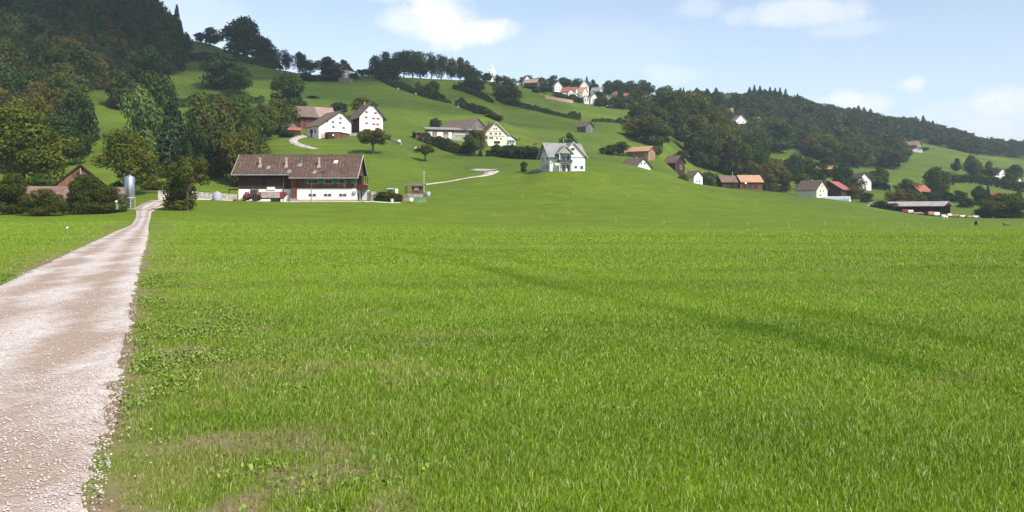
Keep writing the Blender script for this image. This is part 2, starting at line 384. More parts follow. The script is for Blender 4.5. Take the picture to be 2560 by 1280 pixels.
def facing(px): return -atan((px - 1280) / F)        # yaw that turns a front towards the camera's place

# track centre line (ground metres) -> used by verge, track and grass
TR_L = [(-1.9,-14),(-1.9,-4),(-3.6, 1),(-5.3,5.03),(-6.0,6.6),(-7.35,10.2),(-11.4,19.6),(-15.4,29.5),(-20.0,41),(-29.6,65)]
TR_R = [(0.9,-14),(0.9,-4),(-1.0,1),(-2.44,5.03),(-3.10,6.5),(-4.50,10.2),(-8.45,19.8),(-12.2,29),(-17.0,41),(-26.7,65)]
for (pl, pr, y) in [((327, 563), (371, 565), 80), ((336, 551), (374, 551), 100), ((341, 540), (377, 540), 120), ((340, 530), (379, 531), 140), ((343, 519), (392, 523), 150), ((352, 511), (410, 516), 160)]:
    a = G(pl[0], pl[1], y); b = G(pr[0], pr[1], y)
    TR_L.append(a[:2]); TR_R.append(b[:2])
TR_L = np.array(TR_L, float); TR_R = np.array(TR_R, float)
TRC = (TR_L + TR_R) / 2; TRW = np.linalg.norm(TR_L - TR_R, axis=1) / 2
def seg_dist(X, Y, P, W=None):
    best = np.full(X.shape, 1e9)
    for k in range(len(P) - 1):
        a = P[k]; b = P[k+1]; ab = b - a
        t = np.clip(((X - a[0])*ab[0] + (Y - a[1])*ab[1]) / (ab @ ab), 0, 1)
        d = np.hypot(X - a[0] - t*ab[0], Y - a[1] - t*ab[1])
        if W is not None: d = d - (W[k]*(1-t) + W[k+1]*t)
        best = np.minimum(best, d)
    return best
def track_d(X, Y): return seg_dist(X, Y, TRC, TRW)
# value noise for scattering
_ng = rng.random((256, 256))
def vn(X, Y, s):
    x = np.asarray(X)/s + 57.3; y = np.asarray(Y)/s + 91.7; i = np.floor(x).astype(int); j = np.floor(y).astype(int); fx = x - i; fy = y - j
    fx = fx*fx*(3-2*fx); fy = fy*fy*(3-2*fy); g = lambda a, b: _ng[a % 256, b % 256]
    return (g(i, j)*(1-fx) + g(i+1, j)*fx)*(1-fy) + (g(i, j+1)*(1-fx) + g(i+1, j+1)*fx)*fy

# ------------------------------------------------------------------ ground sheet
def ground_material():
    m, t = newmat('meadow'); s = T(t); g = s.n('ShaderNodeNewGeometry').outputs['Position']
    sp = s.n('ShaderNodeSeparateXYZ', ins={0: g}); Y = sp.outputs[1]
    far = s.ramp(s.math('ADD', Y, s.math('MULTIPLY', s.noise(s.scale(g, (.01, .01, .01)), 1, 2), 60)), 205, 400)                                  # hill pasture versus sown field: different sward
    verge = s.n('ShaderNodeAttribute', attribute_name='verge').outputs['Fac']
    soil = s.n('ShaderNodeAttribute', attribute_name='soil').outputs['Fac']
    rot = s.n('ShaderNodeMapping', ins={'Vector': g, 'Rotation': (0, 0, radians(24)), 'Scale': (.012, .085, .05)}).outputs[0]
    stripe = s.noise(rot, 1.0, 4, .6, .6)
    patch = s.noise(s.scale(g, (.02, .03, .02)), 1.0, 5)
    fine = s.noise(g, .9, 6, .65); mid = s.noise(s.scale(g, (.12, .35, .2)), 1, 5, .6)
    k = s.math('ADD', s.math('MULTIPLY', stripe, .70), s.math('ADD', s.math('MULTIPLY', mid, .25), s.math('MULTIPLY', fine, .25)))
    fieldc = s.mix(s.ramp(k, .46, .72), (.060, .118, .005), (.170, .255, .010))
    bright = s.ramp(s.noise(s.scale(g, (.006, .03, .02)), 1.0, 3), .45, .62)
    fieldc = s.mix(s.math('MULTIPLY', bright, .45), fieldc, (.170, .255, .008))
    hp = s.noise(s.scale(g, (.018, .022, .02)), 1.0, 9, .68); hm_ = s.noise(s.scale(g, (.16, .20, .15)), 1.0, 8, .75, .8)
    ct = s.noise(s.n('ShaderNodeMapping', ins={'Vector': g, 'Scale': (.012, .012, 1.3)}).outputs[0], 1.0, 4, .6, .4); gr = s.noise(g, 2.6, 3, .7)
    k2 = s.math('ADD', s.math('MULTIPLY', s.math('ADD', s.math('MULTIPLY', hp, .7), s.math('MULTIPLY', ct, .3)), .48), s.math('ADD', s.math('MULTIPLY', hm_, .30), s.math('ADD', s.math('MULTIPLY', fine, .14), s.math('MULTIPLY', gr, .08))))
    hillc = s.mix(s.ramp(k2, .40, .62), (.042, .078, .010), (.158, .212, .020)); pv_ = s.ramp(s.noise(s.scale(g, (.0075, .010, .01)), 1.0, 3, .55), .36, .62); hillc = s.mix(s.math('MULTIPLY', s.math('SUBTRACT', 1.0, pv_), .45), hillc, (.045, .088, .012))
    tan = s.ramp(s.noise(s.scale(g, (.018, .05, .03)), 1.7, 5, .65), .60, .74)
    hillc = s.mix(s.math('MULTIPLY', tan, .40), hillc, (.21, .22, .05))
    gk = s.ramp(s.math('ADD', s.math('MULTIPLY', hm_, .6), s.math('MULTIPLY', gr, .4)), .36, .64); col = s.mix(far, s.mix(s.math('MULTIPLY', s.ramp(Y, 95, 165), .85), fieldc, s.mix(gk, (.060, .102, .006), (.165, .225, .012))), hillc)
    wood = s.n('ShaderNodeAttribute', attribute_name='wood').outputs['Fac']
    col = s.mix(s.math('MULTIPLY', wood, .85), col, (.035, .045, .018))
    dry = s.mix(s.ramp(s.noise(g, 1.3, 4), .35, .7), (.11, .13, .03), (.26, .22, .09))
    col = s.mix(s.math('MULTIPLY', verge, s.ramp(fine, .3, .7)), col, dry)
    sc = s.mix(s.ramp(s.noise(g, 14, 5), .3, .7), (.13, .085, .05), (.30, .215, .145))
    col = s.mix(soil, col, sc)
    s.princ(col, .95, bump=s.math('ADD', s.math('MULTIPLY', fine, .5), mid), bd=.12, spec=.1)
    return m
M['meadow'] = ground_material()
def inside(px, py, poly):
    px = np.asarray(px, float); py = np.asarray(py, float); r = np.zeros(px.shape, bool); n = len(poly)
    for i in range(n):
        x0, y0 = poly[i]; x1, y1 = poly[(i+1) % n]
        c = ((y0 > py) != (y1 > py)); xx = (x1 - x0) * (py - y0) / ((y1 - y0) if y1 != y0 else 1e-9) + x0
        r ^= c & (px < xx)
    return r
def proj(X, Y, Z): return 1280 + F*X/Y, HOR - F*(Z - CAMZ)/Y
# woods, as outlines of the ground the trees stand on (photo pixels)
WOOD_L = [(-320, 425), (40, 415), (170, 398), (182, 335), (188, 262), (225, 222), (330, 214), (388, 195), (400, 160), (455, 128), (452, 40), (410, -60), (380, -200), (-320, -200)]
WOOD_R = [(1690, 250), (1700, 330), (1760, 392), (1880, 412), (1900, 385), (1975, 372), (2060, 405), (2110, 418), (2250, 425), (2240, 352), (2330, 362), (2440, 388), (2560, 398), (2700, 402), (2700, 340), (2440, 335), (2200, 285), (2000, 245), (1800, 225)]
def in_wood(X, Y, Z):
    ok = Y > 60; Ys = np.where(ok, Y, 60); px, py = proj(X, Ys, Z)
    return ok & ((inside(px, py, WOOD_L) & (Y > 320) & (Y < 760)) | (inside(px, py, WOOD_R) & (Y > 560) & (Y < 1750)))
azs = np.concatenate([np.linspace(-180, -40, 60)[:-1], np.linspace(-40, 40, 900), np.linspace(40, 180, 60)[1:-1]]) * pi / 180
rs = np.concatenate([[0.4, 1, 2, 3], np.exp(np.linspace(np.log(3.6), np.log(9000), 520))])
AZ, RR = np.meshgrid(azs, rs, indexing='ij'); GX = np.sin(AZ)*RR; GY = np.cos(AZ)*RR; GZ = H(GX, GY)
na, nr = AZ.shape
i, j = np.meshgrid(np.arange(na), np.arange(nr - 1), indexing='ij'); i2 = (i + 1) % na
Fg = np.stack([i*nr + j, i*nr + j + 1, i2*nr + j + 1, i2*nr + j], -1).reshape(-1, 4)[:, ::-1]
V = np.stack([GX.ravel(), GY.ravel(), GZ.ravel()], 1)
# close the little hole under the camera
V = np.vstack([V, [[0, 0, 0]]])
td = track_d(V[:, 0], V[:, 1])
side = 1.0
verge = np.clip(1 - (td - .2) / (1.1 + 1.6*vn(V[:, 0], V[:, 1], 2.2)), 0, 1) * np.clip((150 - V[:, 1])/60, .25, 1) * (V[:, 1] < 150)
soil = np.clip(1.0 - (td / (.08 + .36*vn(V[:, 0], V[:, 1], .7))), 0, 1) * np.clip((60 - V[:, 1])/20, 0, 1)
soil = soil*np.clip((vn(V[:, 0], V[:, 1], 1.4) - .35)*3, 0, 1); soil = np.maximum(soil, np.clip((vn(V[:, 0], V[:, 1], .9) + vn(V[:, 0], V[:, 1], .3)*.5 - .92)*5, 0, 1) * np.clip((2.0 - td)*2, 0, 1) * (V[:, 1] < 60) * .8)
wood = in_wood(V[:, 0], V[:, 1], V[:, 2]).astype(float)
ring = np.stack([np.full(na, len(V) - 1), np.arange(na)*nr, ((np.arange(na) + 1) % na)*nr, ((np.arange(na) + 1) % na)*nr], 1)
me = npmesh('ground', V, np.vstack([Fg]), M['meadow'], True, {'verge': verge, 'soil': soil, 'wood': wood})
ground = tag(obj('ground', me), kind='structure'); V_GROUND_MIN = V[:, 2].min(); print('zrange', V[:, 2].min(), V[:, 2].max())

# ------------------------------------------------------------------ tracks and yards
def gravel_material():
    m, t = newmat('gravel_surface'); s = T(t); g = s.n('ShaderNodeNewGeometry').outputs['Position']
    a = s.n('ShaderNodeAttribute', attribute_name='across').outputs['Fac']     # -1 .. 1
    vor = s.n('ShaderNodeTexVoronoi', ins={'Vector': g, 'Scale': 34.0}); v2 = s.n('ShaderNodeTexVoronoi', ins={'Vector': g, 'Scale': 13.0})
    n = s.noise(g, 2.2, 6, .7); nb = s.noise(s.scale(g, (1, .35, 1)), .8, 4)
    wheel = s.math('SUBTRACT', 1.0, s.math('ABSOLUTE', s.math('SUBTRACT', s.math('MULTIPLY', s.math('ABSOLUTE', a), 2.0), 1.0)))
    col = s.mix(s.ramp(n, .3, .7), (.40, .335, .295), (.64, .57, .53))
    sep = s.n('ShaderNodeSeparateColor', ins={0: vor.outputs['Color']})
    col = s.mix(s.math('MULTIPLY', sep.outputs[0], .4), col, (.76, .69, .66))
    col = s.mix(s.math('MULTIPLY', s.ramp(sep.outputs[1], .75, .95), .55), col, (.18, .14, .12))
    dirt = s.math('MULTIPLY', s.ramp(s.math('ADD', s.math('ADD', s.math('MULTIPLY', nb, .7), s.math('MULTIPLY', s.noise(g, 5, 6, .7), .3)), s.math('MULTIPLY', wheel, .19)), .52, .68), .90)
    col = s.mix(dirt, col, (.33, .24, .18))
    s.princ(col, .95, bump=s.math('ADD', vor.outputs['Distance'], s.math('MULTIPLY', v2.outputs['Distance'], .8)), bd=.012, spec=.15)
    return m
M['gravel'] = gravel_material()
def ribbon(name, Lp, Rp, lift, n, nx=9, kind='structure', mat=None, rag=.12, y_max=None):
    Lp = np.array(Lp, float); Rp = np.array(Rp, float)
    cl = np.r_[0, np.cumsum(np.linalg.norm(np.diff((Lp + Rp)/2, axis=0), axis=1))]
    t = np.linspace(0, 1, n)
    # denser near the camera
    tt = cl[-1] * t**1.35
    l = np.stack([pchip(cl, Lp[:, k], tt) for k in (0, 1)], 1); r = np.stack([pchip(cl, Rp[:, k], tt) for k in (0, 1)], 1)
    s = np.linspace(-1, 1, nx); s[1] = -.985; s[-2] = .985; P = l[:, None, :]*(1 - s[None, :, None])/2 + r[:, None, :]*(1 + s[None, :, None])/2
    d = (r - l) / np.linalg.norm(r - l, axis=1)[:, None]
    jl = (vn(l[:, 0]*1.0, l[:, 1], .45) - .5 + .6*(vn(l[:, 0], l[:, 1], .13) - .5)) * rag; jr = (vn(r[:, 0], r[:, 1], .45) - .5 + .6*(vn(r[:, 0], r[:, 1], .13) - .5)) * rag
    P[:, 0] += d*jl[:, None]; P[:, -1] += d*jr[:, None]
    X = P[..., 0]; Y = P[..., 1]; Z = H(X, Y) + lift
    Z[:, 0] -= lift + .01; Z[:, -1] -= lift + .01
    i, j = np.meshgrid(np.arange(n - 1), np.arange(nx - 1), indexing='ij')
    Fc = np.stack([i*nx + j, i*nx + j + 1, (i+1)*nx + j + 1, (i+1)*nx + j], -1).reshape(-1, 4)
    me = npmesh(name, np.stack([X.ravel(), Y.ravel(), Z.ravel()], 1), Fc, mat or M['gravel'], True, {'across': np.tile(s, n)})
    return tag(obj(name, me), kind=kind)
ribbon('gravel_track', TR_L, TR_R, .030, 1400, 31, rag=.30)
def lane(name, pts, wid, lift=.06, n=60, mat=None):
    P = np.array([p[:2] for p in pts], float); d = np.gradient(P, axis=0); d /= np.linalg.norm(d, axis=1)[:, None]
    nrm = np.stack([-d[:, 1], d[:, 0]], 1); w = np.array(wid, float).reshape(-1, 1) / 2
    return ribbon(name, P + nrm*w, P - nrm*w, lift, n, 7, mat=mat, rag=.3)

# ------------------------------------------------------------------ grass blades, weeds, stones (uncountable)
def grass_material():
    m, t = newmat('grass_blades'); s = T(t); g = s.n('ShaderNodeNewGeometry').outputs['Position']
    a = s.n('ShaderNodeAttribute', attribute_name='rnd').outputs['Fac']; d = s.n('ShaderNodeAttribute', attribute_name='dry').outputs['Fac']
    n1 = s.noise(s.scale(g, (.35, .5, .2)), 1, 4); rot = s.n('ShaderNodeMapping', ins={'Vector': g, 'Rotation': (0, 0, radians(24)), 'Scale': (.02, .16, .05)}).outputs[0]
    st = s.noise(rot, 1.0, 4, .6, .6)
    k = s.math('ADD', s.math('MULTIPLY', n1, .35), s.math('ADD', s.math('MULTIPLY', st, .75), s.math('MULTIPLY', s.math('SUBTRACT', a, .25), .50)))
    col = s.mix(s.ramp(k, .35, .95), (.074, .160, .005), (.305, .430, .024))
    col = s.mix(s.math('MULTIPLY', s.ramp(s.n('ShaderNodeSeparateXYZ', ins={0: g}).outputs[1], 25, 75), .55), col, s.mix(a, (.17, .30, .010), (.33, .47, .020)))
    col = s.mix(s.ramp(a, .86, .99), col, (.50, .54, .22))
    col = s.mix(d, col, (.36, .31, .12))
    df = s.n('ShaderNodeBsdfPrincipled', ins={'Base Color': col, 'Roughness': .5, 'Specular IOR Level': .35}); tr = s.n('ShaderNodeBsdfTranslucent', ins={0: col})
    mx = s.n('ShaderNodeMixShader', ins={0: .35}); t.links.new(df.outputs[0], mx.inputs[1]); t.links.new(tr.outputs[0], mx.inputs[2])
    o = s.n('ShaderNodeOutputMaterial'); t.links.new(mx.outputs[0], o.inputs[0]); return m
M['grass'] = grass_material()
def scatter(y0, y1, dens, falloff=0.0):
    area_n = int(dens * ((1.22*.5)*(y1**2 - y0**2) + 6.0*(y1 - y0)))
    Y = np.sqrt(rng.random(area_n)*(y1**2 - y0**2) + y0**2); X = (rng.random(area_n) - .5)*(1.22*Y + 6.0)
    return X, Y
GV, GF, GR, GD = [], [], [], []; nb = 0
WHEEL = [np.array([(-6.4, 43), (-2.8, 34), (1.07, 19.8), (2.85, 15), (3.8, 11.8), (4.3, 10.0), (4.9, 7.5)], float), np.array([(-4.2, 43), (-.9, 35), (2.9, 20.6), (4.7, 15.8), (5.7, 12.4), (6.4, 10.0)], float)]
def blades(X, Y, hmin, hmax, wid, seg, fade=None, fin=None):
    global nb
    if fin:
        k = rng.random(len(X)) < np.clip((Y - fin[0])/(fin[1] - fin[0]), 0, 1); X, Y = X[k], Y[k]
    if fade:
        k = rng.random(len(X)) < np.clip((fade[1] - Y)/(fade[1] - fade[0]), 0, 1); X, Y = X[k], Y[k]
    wl = np.zeros(len(X))
    for q, P_ in enumerate(WHEEL): wl = np.maximum(wl, np.clip(1.15 - seg_dist(X, Y, P_)/(.34 + .22*vn(X, Y, 1.5)), 0, 1)*(.85, .4)[q]*np.clip(.15 + vn(X, Y, 3.5), 0, 1))
    k = rng.random(len(X)) > wl*.35; X, Y, wl = X[k], Y[k], wl[k]
    td = track_d(X, Y)
    hn = vn(X, Y, 1.3)*.5 + vn(X, Y, .35)*.5
    soilp = np.clip((vn(X, Y, .9) + vn(X, Y, .3)*.5 - .86)*4, 0, 1) * np.clip((2.0 - td)*2, 0, 1)*np.clip(1 - (td - .3)/2.8, 0, 1)
    keep = (td > -.22 + .42*vn(X, Y, .45)) & (rng.random(len(X)) > soilp*.9) & (rng.random(len(X)) < np.clip(.45 + td*1.4, 0, 1))
    X, Y, td, hn, wl = X[keep], Y[keep], td[keep], hn[keep], wl[keep]; n = len(X)
    hgt = (hmin + (hmax - hmin)*hn*rng.random(n)**.6) * (1 + 1.3*rng.random(n)*(rng.random(n) < .03)) * np.clip(.45 + td*.6, .45, 1) * (1 - .45*wl)
    a = rng.random(n)*2*pi; lean = hgt*(.15 + .75*rng.random(n)); dx = np.cos(a)*lean + hgt*.12; dy = np.sin(a)*lean
    b = rng.random(n)*pi; wx = np.cos(b)*wid/2*(.6 + .8*rng.random(n)); wy = np.sin(b)*wid/2*.8
    Z = H(X, Y)
    r = rng.random(n)*(1 - .85*wl) - .35*wl; dry = np.clip((rng.random(n) < (.015 + .60*np.clip(1 - td/3.6, 0, 1)*vn(X, Y, .8))).astype(float)*rng.random(n)*1.0, 0, 1)
    dryp = np.clip((vn(X, Y, 1.7)*.6 + vn(X, Y, .5)*.4 - .70 + .10*np.clip(1 - td/4, 0, 1))*5, 0, 1) * (rng.random(n) < .6); dry = np.maximum(dry, dryp*.75)
    if seg == 2:
        P = np.stack([np.stack([X - wx, Y - wy, Z - .01], 1), np.stack([X + wx, Y + wy, Z - .01], 1),
                      np.stack([X + dx*.35 + wx*.8, Y + dy*.35 + wy*.8, Z + hgt*.62], 1), np.stack([X + dx*.35 - wx*.8, Y + dy*.35 - wy*.8, Z + hgt*.62], 1),
                      np.stack([X + dx, Y + dy, Z + hgt*.98], 1)], 1).reshape(-1, 3)
        k = np.arange(n)*5 + nb
        f = np.concatenate([np.stack([k, k+1, k+2], 1), np.stack([k, k+2, k+3], 1), np.stack([k+3, k+2, k+4], 1)]); m = 5
    else:
        P = np.stack([np.stack([X - wx, Y - wy, Z - .01], 1), np.stack([X + wx, Y + wy, Z - .01], 1), np.stack([X + dx, Y + dy, Z + hgt], 1)], 1).reshape(-1, 3)
        k = np.arange(n)*3 + nb; f = np.stack([k, k+1, k+2], 1); m = 3
    nb += n*m; GV.append(P); GF.append(f); GR.append(np.repeat(r, m)); GD.append(np.repeat(dry, m))
blades(*scatter(3.4, 8.6, 4200), .030, .085, .0052, 2, (7.4, 8.6))
blades(*scatter(7.4, 15.5, 2000), .032, .088, .0080, 2, (12.5, 15.5), (7.4, 8.6))
blades(*scatter(12.5, 28, 1050), .035, .09, .0145, 1, (23, 28), (12.5, 15.5))
blades(*scatter(23, 56, 270), .035, .10, .030, 1, (44, 56), (23, 28))
blades(*scatter(44, 100, 62), .05, .11, .062, 1, (80, 100), (44, 56))
blades(*scatter(80, 175, 16), .05, .11, .12, 1, (110, 172), (80, 100))
me = npmesh('grass', np.concatenate(GV), np.concatenate(GF), M['grass'], False, {'rnd': np.concatenate(GR), 'dry': np.concatenate(GD)})
tag(obj('grass', me), kind='stuff')
# broad-leaved weeds on the verge
def weed_material():
    m, t = newmat('weed_leaves'); s = T(t); a = s.n('ShaderNodeAttribute', attribute_name='rnd').outputs['Fac']
    col = s.mix(a, (.09, .15, .015), (.22, .31, .04)); col = s.mix(s.ramp(a, .95, 1.0), col, (.34, .20, .09))
    s.princ(col, .6); return m
M['weed'] = weed_material()
X, Y = scatter(3.5, 24, 600); td = track_d(X, Y)
cl = vn(X, Y, .8)*.6 + vn(X, Y, .25)*.4 - .5*np.clip(vn(X + 40, Y, 2.6) - .5, -.1, .5)
k = (td > .05) & (rng.random(len(X)) < np.clip((cl - .44)*3, 0, .8)*np.clip(1.15 - td/1.7, .012, 1)); X, Y = X[k], Y[k]
nl = 5; X = np.repeat(X, nl) + rng.normal(0, .035, len(X)*nl); Y = np.repeat(Y, nl) + rng.normal(0, .035, len(Y)*nl); n = len(X)
a = rng.random(n)*2*pi; sz = .007 + .010*rng.random(n); Z = H(X, Y) + .012 + .05*rng.random(n)
ca, sa = np.cos(a)*sz, np.sin(a)*sz; tl = rng.normal(0, .5, n)*sz
P = np.stack([np.stack([X - ca, Y - sa, Z], 1), np.stack([X + sa*.8, Y - ca*.8, Z + tl], 1), np.stack([X + ca, Y + sa, Z + .01], 1), np.stack([X - sa*.8, Y + ca*.8, Z - tl + .012], 1)], 1).reshape(-1, 3)
k = np.arange(n)*4
tag(obj('weeds', npmesh('weeds', P, np.stack([k, k+1, k+2, k+3], 1), M['weed'], False, {'rnd': np.repeat(rng.random(n), 4)})), kind='stuff')
# loose stones on the track
def stone_material():
    m, t = newmat('loose_stone'); s = T(t); a = s.n('ShaderNodeAttribute', attribute_name='rnd').outputs['Fac']
    col = s.mix(a, (.42, .34, .30), (.66, .58, .53)); s.princ(col, .9); return m
M['pebble'] = stone_material()
octv = np.array([(1,0,0),(0,1,0),(-1,0,0),(0,-1,0),(0,0,1),(0,0,-.6)], float); octf = np.array([(0,1,4),(1,2,4),(2,3,4),(3,0,4),(1,0,5),(2,1,5),(3,2,5),(0,3,5)])
def stones(y0, y1, dens, smin, smax):
    X, Y = scatter(y0, y1, dens); td = track_d(X, Y)
    k = (td < .02 - .0) | ((td < .4) & (rng.random(len(X)) < np.clip(.07 - td*.2, 0, 1))); X, Y = X[k], Y[k]; n = len(X)
    k = rng.random(n) < .25 + .75*vn(X, Y, .5); X, Y = X[k], Y[k]; n = len(X)
    s = smin + (smax - smin)*rng.random(n)**3
    v = octv[None]*s[:, None, None]*(1 + rng.normal(0, .25, (n, 6, 1)))*np.array([1, 1, .6])
    a = rng.random(n)*pi; c, d = np.cos(a)[:, None], np.sin(a)[:, None]
    x = v[..., 0]*c - v[..., 1]*d + X[:, None]; y = v[..., 0]*d + v[..., 1]*c + Y[:, None]; z = v[..., 2] + (H(X, Y) + .035 + .1*s)[:, None]
    return np.stack([x, y, z], -1).reshape(-1, 3), (octf[None] + (np.arange(n)*6)[:, None, None]).reshape(-1, 3), np.repeat(rng.random(n), 6)
sp_ = [stones(3.5, 9, 2600, .003, .014), stones(9, 20, 300, .006, .018), stones(20, 45, 20, .01, .025)]
off = 0; vv, ff, rr = [], [], []
for v, f, r in sp_: vv.append(v); ff.append(f + off); rr.append(r); off += len(v)
tag(obj('gravel', npmesh('gravel', np.concatenate(vv), np.concatenate(ff), M['pebble'], False, {'rnd': np.concatenate(rr)})), kind='stuff')

# ------------------------------------------------------------------ trees
def cards(P, Nn, size, r):
    """leaf-clump quads at P facing Nn"""
    n = len(P); R = r.normal(0, 1, (n, 3)); Tn = np.cross(Nn, R); Tn /= np.linalg.norm(Tn, axis=1)[:, None] + 1e-9; B = np.cross(Nn, Tn); B /= np.linalg.norm(B, axis=1)[:, None] + 1e-9
    s = size*(.6 + .8*r.random((n, 1))); e = s*(.55 + .35*r.random((n, 1)))
    v = np.stack([P - Tn*s, P - B*e + Tn*s*.15, P + Tn*s, P + B*e - Tn*s*.1], 1)
    return v.reshape(-1, 3)
def crown_mesh(kind, seed, n, size, z0=.12):
    r = np.random.default_rng(seed)
    if kind == 'conifer':
        t = 1 - np.sqrt(r.random(n)*.995 + .003); t = t**1.0
        lay = .5 + .5*np.cos(t*2*pi*13 + r.normal(0, .4, n)); R = .5*(1 - t)**.92*(.72 + .28*lay) + .012
        a = r.random(n)*2*pi; nbch = 9; a = a + .25*np.sin(a*nbch + np.floor(t*13)*1.7)
        rr = R*(1 - .6*r.random(n)**2); z = z0*.5 + t*(1 - z0*.5) - rr*.28
        P = np.stack([np.cos(a)*rr, np.sin(a)*rr, z], 1); Nn = np.stack([np.cos(a)*.5, np.sin(a)*.5, .8 + 0*a], 1) + r.normal(0, .4, (n, 3))
    elif kind == 'lattice':
        pass
    else:
        nl = {'broad': 26, 'dense': 30, 'open': 20, 'tall': 24, 'bush': 16}[kind]
        C = []
        while len(C) < nl:
            p = r.uniform(-1, 1, 3)
            if np.linalg.norm(p) > 1: continue
            if np.linalg.norm(p) < .35 and r.random() < .7: continue
            C.append(p)
        C = np.array(C)
        if kind in ('broad', 'dense'): c0, hx, hz = z0 + (1 - z0)*.52, .36, (1 - z0)*.37; rad = r.uniform(.10, .19, nl)
        elif kind == 'open': c0, hx, hz = .64, .38, .25; rad = r.uniform(.08, .15, nl)
        elif kind == 'tall': c0, hx, hz = .50, .34, .40; rad = r.uniform(.10, .19, nl)
        else: c0, hx, hz = .46, .34, .34; rad = r.uniform(.14, .22, nl)
        # narrower towards the top
        C = C*np.array([hx, hx, hz]) + np.array([0, 0, c0])
        taper = np.clip(1.12 - .55*np.clip((C[:, 2] - c0)/hz, -.2, 1)**2, .4, 1.2); C[:, :2] *= taper[:, None]
        if kind != 'open' : C[:3] = [[0, 0, c0], [0, 0, c0 + hz*.75], [.08, 0, c0 - hz*.6]]; rad[:3] = [.24, .16, .2]
        if kind in ('bush', 'dense'):
            m_ = 7; an = np.arange(m_)*2*pi/m_ + r.random(m_)*.5; q_ = r.uniform(.20, .30, m_)
            C = np.vstack([C, np.stack([np.cos(an)*q_, np.sin(an)*q_, r.uniform(.10, .22, m_)], 1)]); rad = np.r_[rad, r.uniform(.13, .19, m_)]; nl += m_
        pr = rad**2; li = r.choice(nl, n, p=pr/pr.sum())
        d = r.normal(0, 1, (n, 3)); d[:, 2] += .25; d /= np.linalg.norm(d, axis=1)[:, None]
        rs_ = rad[li]*(.55 + .5*r.random(n)**.5)*(1 + .18*np.sin(d[:, 0]*9 + li)*np.cos(d[:, 2]*8 + li*2))
        P = C[li] + d*rs_[:, None]*np.array([1, 1, .85 if kind != 'tall' else 1.0]); Nn = d + r.normal(0, .45, (n, 3))
        lo = .02 if kind == 'bush' else max(z0*.7, .0)
        P[:, 2] = np.maximum(P[:, 2], lo + r.random(n)*.05)
    Nn /= np.linalg.norm(Nn, axis=1)[:, None]
    V = cards(P, Nn, size, r); k = np.arange(len(P))*4
    top = V[:, 2].max(); V[:, 2] *= 1.0/top
    wx = np.percentile(np.abs(V[:, :2]), 97.0 if kind != 'conifer' else 99.3); V[:, :2] *= .5/wx
    return V, np.stack([k, k+1, k+2, k+3], 1), np.repeat(r.random(len(P)), 4)
def trunk_mesh(kind, seed):
    r = random.Random(seed); mb = MB()
    if kind == 'conifer':
        mb.tube((0, 0, -.03), (0, 0, .9), .022, .004, 7)
    elif kind == 'bush':
        for k in range(5):
            a = k*1.26 + r.random(); mb.tube((cos(a)*.03, sin(a)*.03, -.03), (cos(a)*.2, sin(a)*.2, .5), .014, .005, 5)
    else:
        tt = .03 if kind != 'open' else .036; h = {'broad': .38, 'dense': .38, 'open': .36, 'tall': .42}[kind]
        bx, by = r.uniform(-.02, .02), r.uniform(-.02, .02)
        mb.tube((0, 0, -.04), (bx*.5, by*.5, .06), tt*1.5, tt, 8); mb.tube((bx*.5, by*.5, .055), (bx, by, h), tt, tt*.75, 8)
        for k in range(7):
            a = k*.9 + r.random()*.6; q = r.uniform(.16, .30); z1 = r.uniform(.55, .85); hm = h - r.uniform(0, .08)
            mid = (bx + cos(a)*q*.5, by + sin(a)*q*.5, (hm + z1)/2 - .02); mb.tube((bx, by, hm), mid, tt*.55, tt*.35, 6); mb.tube(mid, (bx + cos(a)*q, by + sin(a)*q, z1), tt*.35, tt*.1, 5)
    return mb
PROTO = {}
SPEC = {'broad': (4, 5200, .025, .04), 'dense': (4, 5600, .025, -.10), 'open': (3, 5200, .019, .2), 'tall': (4, 3400, .025, .10), 'conifer': (4, 4800, .024, .06), 'bush': (4, 4200, .030, .0),
        'fine': (2, 15000, .0140, .0), 'finebush': (3, 15000, .016, .0)}
for kd, (nv, nn, sz, z0) in SPEC.items():
    base = {'fine': 'broad', 'finebush': 'bush'}.get(kd, kd); lst = []
    for q in range(nv):
        V, Fc, rv = crown_mesh(base, 100 + q*17 + len(kd), nn, sz, z0)
        cm = npmesh(kd + '_crown', V, Fc, M['needle'] if base == 'conifer' else M['leaf'], False, {'rnd': rv})
        tb = trunk_mesh(base, 5 + q); tm = bpy.data.meshes.new(kd + '_trunk'); tm.from_pydata(tb.v, [], tb.f); tm.materials.append(M['bark'])
        lst.append((cm, tm))
    PROTO[kd] = lst
CN = {'broad': 'leafy_tree', 'dense': 'leafy_tree', 'open': 'fruit_tree', 'tall': 'beech_tree', 'conifer': 'spruce_tree', 'bush': 'bush', 'fine': 'leafy_tree', 'finebush': 'bush'}
_src = {}
NT = [0]
